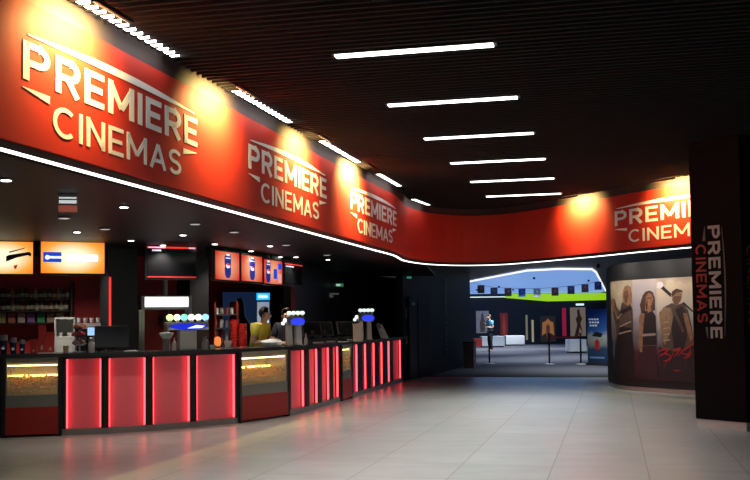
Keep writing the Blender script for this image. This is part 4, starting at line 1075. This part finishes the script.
def curved_sheet(name, s0, s1, z0, z1, m, parent, thick=.01):
    fn = kfn(s0); N = 12; up = [((s1 - s0) * i / N, z1) for i in range(N + 1)]; lo = [((s1 - s0) * i / N, z0) for i in range(N + 1)]
    me = bpy.data.meshes.new(name); n = N + 1
    V = [tuple(fn(*p, thick)) for p in up] + [tuple(fn(*p, thick)) for p in lo] + [tuple(fn(*p, 0)) for p in up] + [tuple(fn(*p, 0)) for p in lo]; fc_ = []
    for i in range(n - 1): fc_ += [(i, i + 1, n + i + 1, n + i), (i, i + 1, 2 * n + i + 1, 2 * n + i), (n + i, n + i + 1, 3 * n + i + 1, 3 * n + i)]
    fc_ += [(0, n, 3 * n, 2 * n), (n - 1, 2 * n - 1, 4 * n - 1, 3 * n - 1)]
    me.from_pydata(V, [], fc_); me.materials.append(m); o = bpy.data.objects.new(name, me); COL.objects.link(o)
    if parent is not None: o.parent = parent
    return o
PM = [grad_mat('poster_a', [(0, (.012, .006, .012)), (.2, (.02, .006, .012)), (.42, (.045, .04, .055)), (.62, (.2, .18, .17)), (.9, (.42, .34, .22)), (1, (.3, .25, .17))], 2.4, .3),
      grad_mat('poster_b', [(0, (.02, .006, .01)), (.3, (.05, .008, .014)), (.5, (.12, .1, .12)), (.75, (.3, .27, .3)), (1, (.4, .34, .3))], 2.4, .3),
      grad_mat('poster_c', [(0, (.012, .006, .014)), (.25, (.03, .006, .01)), (.45, (.1, .09, .1)), (.7, (.38, .34, .3)), (.92, (.5, .4, .27)), (1, (.34, .26, .2))], 2.4, .3)]
ARM = mat('fig_armour', (.07, .045, .035), .5, noise=.8, nscale=9); FSK = mat('fig_skin', (.22, .11, .06), .5, noise=.7, nscale=9); FSD = mat('fig_skin_shade', (.12, .055, .032), .5, noise=.6, nscale=12); FDK = mat('fig_dark', (.014, .01, .012), .5); FHR = mat('fig_hair', (.05, .02, .012), .6, noise=.3)
FRD = mat('fig_red', (.35, .012, .012), .5, noise=.2, nscale=20)
wds = [(0, .335), (.335, .625), (.625, 1.0)]; S = sB - sA
labs = ['left beige poster on the curved wall, armoured figure with raised fist', 'middle greyish poster on the curved wall, figure with long dark hair', 'right poster on the curved wall, figure with sword and red scrawl']
def px_s(px): return s_k(px)
bounds = [611.2, 633.0, 656.5, 694.5]
for k in range(3):
    s0, s1 = s_k(bounds[k]), s_k(bounds[k + 1])
    p, t = kat(s0)
    r = thing('poster', labs[k], 'poster', (0, 0, 0), 0, 'posters on the curved wall')
    curved_sheet('sheet', s0, s1 - .004, pz0, pz1, PM[k], r)
    base = kfn(0)
    def Z(px, py):    # poster-local: photo column -> arc length, photo row -> height
        s = s_k(max(611.4, min(694.3, px))); q, _ = kat(s); return s, W(px, py, q.y).z
    def fig(name, pts_, m, dd=.0):
        P_ = [Z(*q) for q in pts_]
        poly_obj(name, P_, base, m, r, thick=.003, d0=.011 + dd)
    if k == 0:
        fig('body', [(616, 340), (615, 322), (611.5, 305), (612, 299), (615, 299), (617, 307), (620, 311), (622, 303), (626, 300), (630, 303), (632.5, 309), (632.5, 326), (631, 345)], ARM)
        fig('head', [(623.5, 303), (623, 293), (625, 286.5), (628.5, 285), (631.5, 287), (632.5, 295), (631.5, 303), (628, 306)], FSK, .004)
        fig('fist', [(611.3, 303), (611.3, 300), (613, 298.5), (615.5, 301), (615, 307), (618.5, 318), (616, 320), (613, 310)], FSK, .005)
        fig('chest_straps', [(619, 312), (631, 306), (632, 309), (620, 316)], FDK, .006)
        fig('shadowed_waist', [(614, 375), (616, 340), (620, 326), (631, 328), (632.5, 350), (632.5, 375)], FDK, .004)
    if k == 0:
        GL = mat('fig_glint', (.3, .24, .18), .45, noise=.4, nscale=20)
        fig('face_shade', [(624, 296), (625, 291), (629, 290), (629, 297), (626, 303)], FSD, .009)
        for a_ in ((618, 318, 622, 313), (620, 326, 631, 321), (619, 333, 631, 330)):
            fig('armour_glint', [(a_[0], a_[1]), (a_[2], a_[3]), (a_[2], a_[3] + 1.2), (a_[0], a_[1] + 1.6)], GL, .009)
        fig('arm_shade', [(613, 312), (614.5, 311), (618, 322), (617, 324)], ARM, .009)
        fig('blue_gleam', [(612, 352), (613.5, 338), (615, 344), (614, 360)], mat('fig_blue', (.05, .08, .16), .5), .009)
    if k == 1:
        fig('face_shade', [(646, 305), (648, 300), (648, 308), (646.5, 311)], FHR, .008)
        fig('eye_line', [(647.5, 297.5), (652, 297.8), (652, 298.8), (647.5, 298.5)], FHR, .009)
        fig('belt', [(642, 334), (655, 333), (655, 335.5), (642, 336.5)], mat('fig_belt', (.28, .2, .18), .5), .008)
        fig('neck_light', [(647, 307), (651, 306), (651.5, 311), (648, 313)], FSK, .006)
    if k == 2:
        fig('face_shade', [(673, 299), (675, 296), (681, 296), (680.5, 300), (677.5, 305), (674.5, 304)], FSD, .009)
        for z_ in (322, 328, 334, 340): fig('armour_glint', [(663, z_), (669, z_ - 1), (669, z_ + .6), (663, z_ + 1.2)], mat('fig_glint2', (.32, .22, .14), .45, noise=.4, nscale=20), .009)
        fig('strap', [(671, 308), (674, 307), (684, 330), (682, 333)], ARM, .009)
        fig('dark_floor', [(657.5, 376), (657.5, 346), (665, 350), (675, 352), (685, 350), (693.5, 343), (694, 376)], mat('fig_night', (.02, .008, .014), .6, noise=.4), .001)
    if k == 1:
        fig('hair', [(641, 312), (640, 305), (643, 295), (646, 291.5), (650, 290.5), (653, 292), (655, 298), (655, 310), (650, 312)], FHR)
        fig('face', [(646, 303), (646, 297), (649, 293), (652, 294), (653.5, 299), (652, 305), (649, 307), (648, 311), (645, 311)], FSK, .004)
        fig('body', [(639, 345), (640, 330), (639, 318), (641, 312), (646, 309), (652, 310), (655.5, 316), (655.8, 345)], FDK, .002)
        fig('bare_arm', [(639, 352), (638.5, 335), (639, 318), (641, 312.5), (645, 314), (643, 325), (642, 340), (641.5, 352)], FSK, .005)
        fig('red_skirt', [(636, 376), (638, 350), (644, 346), (655, 346), (656, 376)], mat('fig_wine', (.035, .006, .01), .6), .004)
    if k == 2:
        fig('cape', [(661, 345), (664, 322), (660, 313), (664, 307), (672, 303), (676, 305), (683, 303), (688, 310), (691, 325), (693, 340), (689, 350), (668, 352)], ARM)
        fig('dark_vest', [(673, 350), (671, 325), (675, 310), (682, 306), (686, 313), (686, 335), (683, 350)], FDK, .004)
        fig('shoulder', [(660, 325), (659, 313), (664, 307), (671, 308), (673, 318), (670, 332), (664, 345), (661, 340)], mat('fig_bronze', (.2, .12, .07), .5, noise=.5, nscale=14), .005)
        fig('bare_arm', [(683, 313), (687, 313), (690, 326), (692.5, 338), (690, 341), (686, 330)], FSK, .006)
        fig('head', [(672.5, 300), (673, 293), (676, 290), (680, 290.5), (682, 294), (681, 300), (678, 305), (674, 304)], FSK, .006)
        fig('hair', [(672, 297), (672.5, 291.5), (677, 288.5), (682, 290), (683.5, 292), (678, 292.5), (675, 295)], FHR, .008)
        fig('sword', [(658.5, 283), (662, 284.5), (672, 294), (671, 297), (663, 290), (658, 286)], FDK, .003)
        fig('sword', [(682, 303), (684, 302), (693, 311), (692, 312)], FDK, .003)
        fig('emblem', [(657.5, 288), (658, 283), (660, 281.5), (664, 283), (664.5, 286), (661, 288.5)], mat('fig_pale', (.55, .5, .5), .5, noise=.3, nscale=30), .007)
        # red scrawled lettering
        def stroke(pts_):
            L_ = [Z(*q) for q in pts_]; u = []; l = []
            for i, q in enumerate(L_): th = .012 if 0 < i < len(L_) - 1 else .004; u.append((q[0], q[1] + th * 1.6)); l.append((q[0], q[1] - th * 1.6))
            return u, l
        for si, st in enumerate(([(657, 352), (662, 349.5), (668, 349), (664, 353), (658, 357)], [(658, 355), (665, 353.5), (671, 357), (668, 360), (662, 361)], [(663, 367), (665, 361), (670, 357), (673, 353)], [(670, 358), (673, 350), (680, 348), (676, 353), (673, 357)],
                                 [(676, 356), (683, 350), (691, 345), (693, 344.5)], [(680, 353), (686, 355), (690, 351), (688, 347)], [(682, 358), (688, 357), (692, 351)], [(684, 361), (687, 356), (691, 354)])):
            u, l = stroke(st)
            strip(r, 'red_writing', u, l, lambda a, b, d: base(a, b, d + .02), FRD, .003)
        u, l = stroke([(672, 370.5), (675, 370.5), (679.5, 370.5)]); strip(r, 'small_writing', u, l, lambda a, b, d: base(a, b, d + .02), FRD, .003)

def fill_spot(c, aim, label, pw, ang, grp, z=3.12, col=(1, .93, .85)):
    r = thing('fill_spotlight', label, 'light', (c[0], c[1], z), 0, grp)
    MB().cone(0, 0, .0, .12, .05, .04, 16).build('lamp_head', BLACK, r)
    ld = bpy.data.lights.new('beam', 'SPOT'); ld.energy = pw; ld.color = col; ld.spot_size = math.radians(ang); ld.spot_blend = .8; ld.shadow_soft_size = .05
    lo = bpy.data.objects.new('beam', ld); COL.objects.link(lo); lo.parent = r; lo.location = (0, 0, -.03)
    lo.rotation_euler = (Vector(aim) - Vector((c[0], c[1], z - .03))).to_track_quat('-Z', 'Y').to_euler()
for px in (618, 645, 675):  # lamps added out of sight behind the fascia to brighten the posters
    ss = s_k(px); q, t = kat(ss); n = Vector((t.y, -t.x)); c = q + n * 1.0
    fill_spot((c.x, c.y), (q.x, q.y, 2.15), 'added unseen fill lamp aimed at the curved poster wall', POSTER_W, 90, 'added fill lamps on the poster wall')
for x, y in ((6.2, 37), (6.9, 29.3), (9, 40), (6, 46), (11, 50), (8, 56), (5.4, 50.5), (7.4, 51)):  # lamps added to lift the carpet and the white seats
    fill_spot((x, y), (x, y, 0), 'added small black fill lamp over the carpet hall', HALL_W, 130, 'added fill lamps over the carpet hall', col=(.85, .92, 1))

# ------------------------------------------------------------------ pillar with vertical lettering
pa = F(696.2, 427); pb = F(747.3, 431.8); anP = math.atan2(pb.y - pa.y, pb.x - pa.x); pwid = (pb.xy - pa.xy).length
r = thing('pillar', 'square black pillar with vertical white and red lettering at right', 'pillar', (pa.x, pa.y, 0), anP)
MB().box(0, pwid, 0, pwid, .12, 4.04).build('shaft', mat('pillar_black', (.006, .0055, .007), .7, noise=.15, spec=.04), r)
MB().box(.01, pwid - .01, .01, pwid - .01, 0, .12).build('plinth', mat('plinth_steel', (.6, .58, .55), .45, .2, noise=.1), r)
def zrow(py, Y=13.2): return W(718, py, Y).z
zt, zb = zrow(225), zrow(338.5)
def pf(xc):
    return lambda u, v, d: Vector((xc + v, -.002 - d, zt - u))
PWH = mat('pillar_white', (.42, .42, .42), .4, noise=.15, nscale=6); PRD = mat('pillar_red', (.3, .025, .025), .4, noise=.15)
k1 = (zt - zb)
def plog(parent, fnmk, mw, mr):
    text_obj('premiere_word', 'PREMIERE', fnmk(.28), mw, parent, width=k1, height=.185, bold=.012)
    text_obj('cinemas_word', 'CINEMAS', fnmk(.075), mr, parent, width=k1 * .70, height=.165, bold=.004, x0=k1 * .16)
    f = fnmk(0)
    N = 12; up = []; lo = []
    for i in range(N + 1):
        t = i / N; c = .50 + .03 * math.sin(PI * t); th = .002 + .008 * math.sin(PI * t); up.append((k1 * (.02 + .96 * t), c + th)); lo.append((k1 * (.02 + .96 * t), c - th))
    strip(parent, 'rule', up, lo, f, mat('rule_grey', (.12, .12, .13), .4), .004)
    strip(parent, 'wedge', [(-.0, .232), (k1 * .13, .235)], [(-.0, .228), (k1 * .13, .19)], f, mat('rule_grey', (.12, .12, .13), .4), .004)
    strip(parent, 'wedge', [(k1 * .9, .235), (k1, .232)], [(k1 * .9, .20), (k1, .228)], f, mat('rule_grey', (.12, .12, .13), .4), .004)
plog(r, pf, PWH, PRD)
def pside(xc): return lambda u, v, d: Vector((pwid + .002 + d, .03 + xc + v, zt - .05 - u))
text_obj('side_premiere', 'PREMIERE', pside(.28), PWH, r, width=k1, height=.185, bold=.012)
text_obj('side_cinemas', 'CINEMAS', pside(.075), PRD, r, width=k1 * .7, height=.165, x0=k1 * .16)

# ------------------------------------------------------------------ people
def skin_mesh(name, joints, edges, m, parent, root=None, sub=2):
    me = bpy.data.meshes.new(name); names = list(joints)
    me.from_pydata([joints[n][0] for n in names], [(names.index(a), names.index(b)) for a, b in edges], [])
    o = bpy.data.objects.new(name, me); COL.objects.link(o); o.parent = parent; me.materials.append(m)
    sk = o.modifiers.new('skin', 'SKIN'); sk.use_smooth_shade = True
    ly = me.skin_vertices[0].data
    for i, n in enumerate(names):
        rr = joints[n][1]; ly[i].radius = rr if isinstance(rr, tuple) else (rr, rr); ly[i].use_root = (n == (root or names[0]))
    sb = o.modifiers.new('sub', 'SUBSURF'); sb.levels = sub; sb.render_levels = sub
    return o
def person(loc, rz, H, label, J, shirt, pants, hair, hairpts, extra=None):
    r = thing('person', label, 'person', loc, rz); r.scale = (H / 1.75,) * 3
    E = [('pelvis', 'waist'), ('waist', 'chest'), ('chest', 'neckb'), ('neckb', 'neck'), ('neck', 'skull'), ('skull', 'crown')]
    for s in 'LR':
        E += [('chest', 'sh' + s), ('sh' + s, 'el' + s), ('el' + s, 'wr' + s), ('wr' + s, 'pm' + s), ('pelvis', 'hp' + s), ('hp' + s, 'kn' + s), ('kn' + s, 'an' + s), ('an' + s, 'to' + s)]
        for f in range(4):
            E += [('pm' + s, 'f%d%sa' % (f, s)), ('f%d%sa' % (f, s), 'f%d%sb' % (f, s))]
        E += [('wr' + s, 'th%sa' % s), ('th%sa' % s, 'th%sb' % s)]
        wr = Vector(J['wr' + s][0]); el = Vector(J['el' + s][0]); d = (wr - el).normalized(); up = Vector((0, 0, 1)); sd = d.cross(up).normalized(); dn = sd.cross(d)
        pmv = wr + d * .06
        J['pm' + s] = (tuple(pmv), (.03, .02))
        for f in range(4):
            o_ = (f - 1.5) * .02; ln = (.045, .052, .048, .038)[f]
            a = pmv + d * .03 + sd * o_; b = a + d * ln * .9 + Vector((0, 0, -.012)); c = b + d * ln * .5 + Vector((0, 0, -.02))
            J['f%d%sa' % (f, s)] = (tuple(a), .0095); J['f%d%sb' % (f, s)] = (tuple(b), .008)
        tsd = sd if s == 'L' else -sd
        a = wr + d * .035 + tsd * .032; J['th%sa' % s] = (tuple(a), .011); J['th%sb' % s] = (tuple(a + d * .035 + tsd * .012), .009)
    skin_mesh('body', J, E, SKIN, r, 'pelvis')
    def clothes(nm, keys, edges, grow, m):
        JJ = {k: (J[k][0], tuple(x + grow for x in (J[k][1] if isinstance(J[k][1], tuple) else (J[k][1],) * 2))) for k in keys}
        return JJ
    # shirt
    JS = clothes('shirt', ['pelvis', 'waist', 'chest', 'neckb', 'shL', 'shR'], None, .014, shirt)
    for s in 'LR':
        a = Vector(J['sh' + s][0]); b = Vector(J['el' + s][0]); JS['sl' + s] = (tuple(a.lerp(b, .68)), .066)
    skin_mesh('shirt', JS, [('pelvis', 'waist'), ('waist', 'chest'), ('chest', 'neckb'), ('chest', 'shL'), ('chest', 'shR'), ('shL', 'slL'), ('shR', 'slR')], shirt, r, 'pelvis')
    JT = clothes('trousers', ['pelvis', 'hpL', 'hpR', 'knL', 'knR', 'anL', 'anR'], None, .012, pants)
    JT['pelvis'] = (J['pelvis'][0], (.15, .105))
    skin_mesh('trousers', JT, [('pelvis', 'hpL'), ('pelvis', 'hpR'), ('hpL', 'knL'), ('hpR', 'knR'), ('knL', 'anL'), ('knR', 'anR')], pants, r, 'pelvis')
    sk = Vector(J['skull'][0])
    m = MB()
    fx = J.get('_face', None)
    hd = hairpts['dir']; c = sk + Vector((0, 0, .045))
    m.ball(tuple(c - hd * .018 + Vector((0, 0, .02))), .105, (.92, 1.0, .98), 18)
    if hairpts.get('long'): m.ball(tuple(c - hd * .055 + Vector((0, 0, -.08))), .085, (1, .8, 1.5), 14)
    hb = m
    # carve the face opening: drop vertices in front and low
    for v in list(hb.bm.verts):
        q = v.co - c
        if q.dot(hd) > .035 and q.z < .075: hb.bm.verts.remove(v)
    hb.build('hair', hair, r, smooth=True)
    # face: nose, eyes, mouth, ears
    sdv = Vector((-hd.y, hd.x, 0))
    MB().ball(tuple(sk + hd * .1), .016, (1, 1, 1.4), 8).build('nose', SKIN, r, smooth=True)
    for s in (1, -1): MB().ball(tuple(sk + sdv * .083 * s + Vector((0, 0, .01))), .022, (.6, 1, 1.3), 8).build('ear', SKIN, r, smooth=True)
    for s in (1, -1):
        MB().ball(tuple(sk + hd * .087 + sdv * .033 * s + Vector((0, 0, .03))), .012, (1, 1, .7), 8).build('eye', mat('eye_dark', (.02, .015, .012), .3), r, smooth=True)
    MB().ball(tuple(sk + hd * .088 + Vector((0, 0, -.042))), .02, (.8, 1, .3), 8).build('mouth', mat('lips', (.35, .1, .09), .5), r, smooth=True)
    return r
def stand_pose(fd, armL, armR, lean=0.0):
    """fd: facing direction in the local frame (unit); arms: (elbow, wrist)"""
    f = Vector((fd[0], fd[1], 0)).normalized(); sd = Vector((-f.y, f.x, 0))   # sd = the person's left
    U = lambda z, a=0, b=0: tuple(f * a + sd * b + Vector((0, 0, z)))
    J = {'pelvis': (U(.95), (.135, .095)), 'waist': (U(1.1, lean * .2), (.14, .1)), 'chest': (U(1.33, lean * .6), (.175, .12)), 'neckb': (U(1.46, lean * .85), (.075, .065)),
         'neck': (U(1.50, lean), .052), 'skull': (U(1.58, lean + .03), (.076, .088)), 'crown': (U(1.655, lean + .025), (.068, .076))}
    for s, q in (('L', 1), ('R', -1)):
        J['sh' + s] = (U(1.415, lean * .75, .175 * q), .062); J['hp' + s] = (U(.88, 0, .09 * q), .085)
        J['kn' + s] = (U(.48, .02, .1 * q), .058); J['an' + s] = (U(.08, -.02, .1 * q), .04); J['to' + s] = (U(.04, .14, .11 * q), (.035, .028))
    for s, a in (('L', armL), ('R', armR)):
        J['el' + s] = (U(*a[0]), .04); J['wr' + s] = (U(*a[1]), .028)
    return J, f
YEL = mat('yellow_shirt', (.62, .52, .05), .7, noise=.12, nscale=12); JEANS = mat('dark_trousers', (.02, .022, .03), .8, noise=.2)
# man in yellow, facing right and leaning over the counter
p = at(254.8, 16.5)
J, f = stand_pose((.92, -.39), ((1.17, .12, .24), (1.13, .38, .2)), ((1.15, .1, -.25), (1.17, .36, -.16)), lean=.17)
person((p.x, p.y, 0), 0, 1.84, 'person in a yellow polo shirt with dark hair standing behind the counter', J, YEL, JEANS, HAIR, {'dir': f})
# white papers and bags between the two
q, an = ontop(272, .35)
m = MB(); m.lathe([(.07, 0), (.1, .03), (.12, .09), (.1, .13), (.05, .15)], n=14)
rnd = random.Random(3)
for v in m.bm.verts: v.co += Vector((rnd.uniform(-.014, .014), rnd.uniform(-.014, .014), rnd.uniform(-.012, .012) if v.co.z > .01 else 0))
o = tag(m.build('paper_bag', WHITE), 'crumpled white paper bag on the counter under the man\'s hands', 'bag'); o.location = (q.x, q.y, TOP + .0005); o.scale = (1.5, 1, .8)
# woman behind the tower
p = at(285.5, 18.2)
J, f = stand_pose((.35, -.93), ((1.12, .05, .27), (1.1, .28, .16)), ((1.1, .02, -.27), (1.12, .26, -.18)), lean=.05)
w_ = person((p.x, p.y, 0), 0, 1.84, 'person in a dark top with brown hair behind the near drink tower', J, mat('dark_top', (.02, .018, .03), .7, noise=.2), JEANS, mat('brown_hair', (.06, .025, .015), .6, noise=.3), {'dir': f, 'long': True})
# far person in blue
p = F(490.5, 351.6)
J, f = stand_pose((-.9, -.4), ((1.12, -.02, .25), (1.15, .2, .12)), ((1.15, .05, -.24), (1.3, .22, -.1)), lean=.03)
person((p.x, p.y, 0), 0, 1.84, 'person in a teal top and dark trousers standing in the far hall', J, mat('teal_top', (.05, .25, .38), .7, noise=.1), JEANS, mat('mid_hair', (.08, .04, .025), .6), {'dir': f})

# remove authoring leftovers
for m_ in list(bpy.data.meshes):
    if m_.users == 0: bpy.data.meshes.remove(m_)
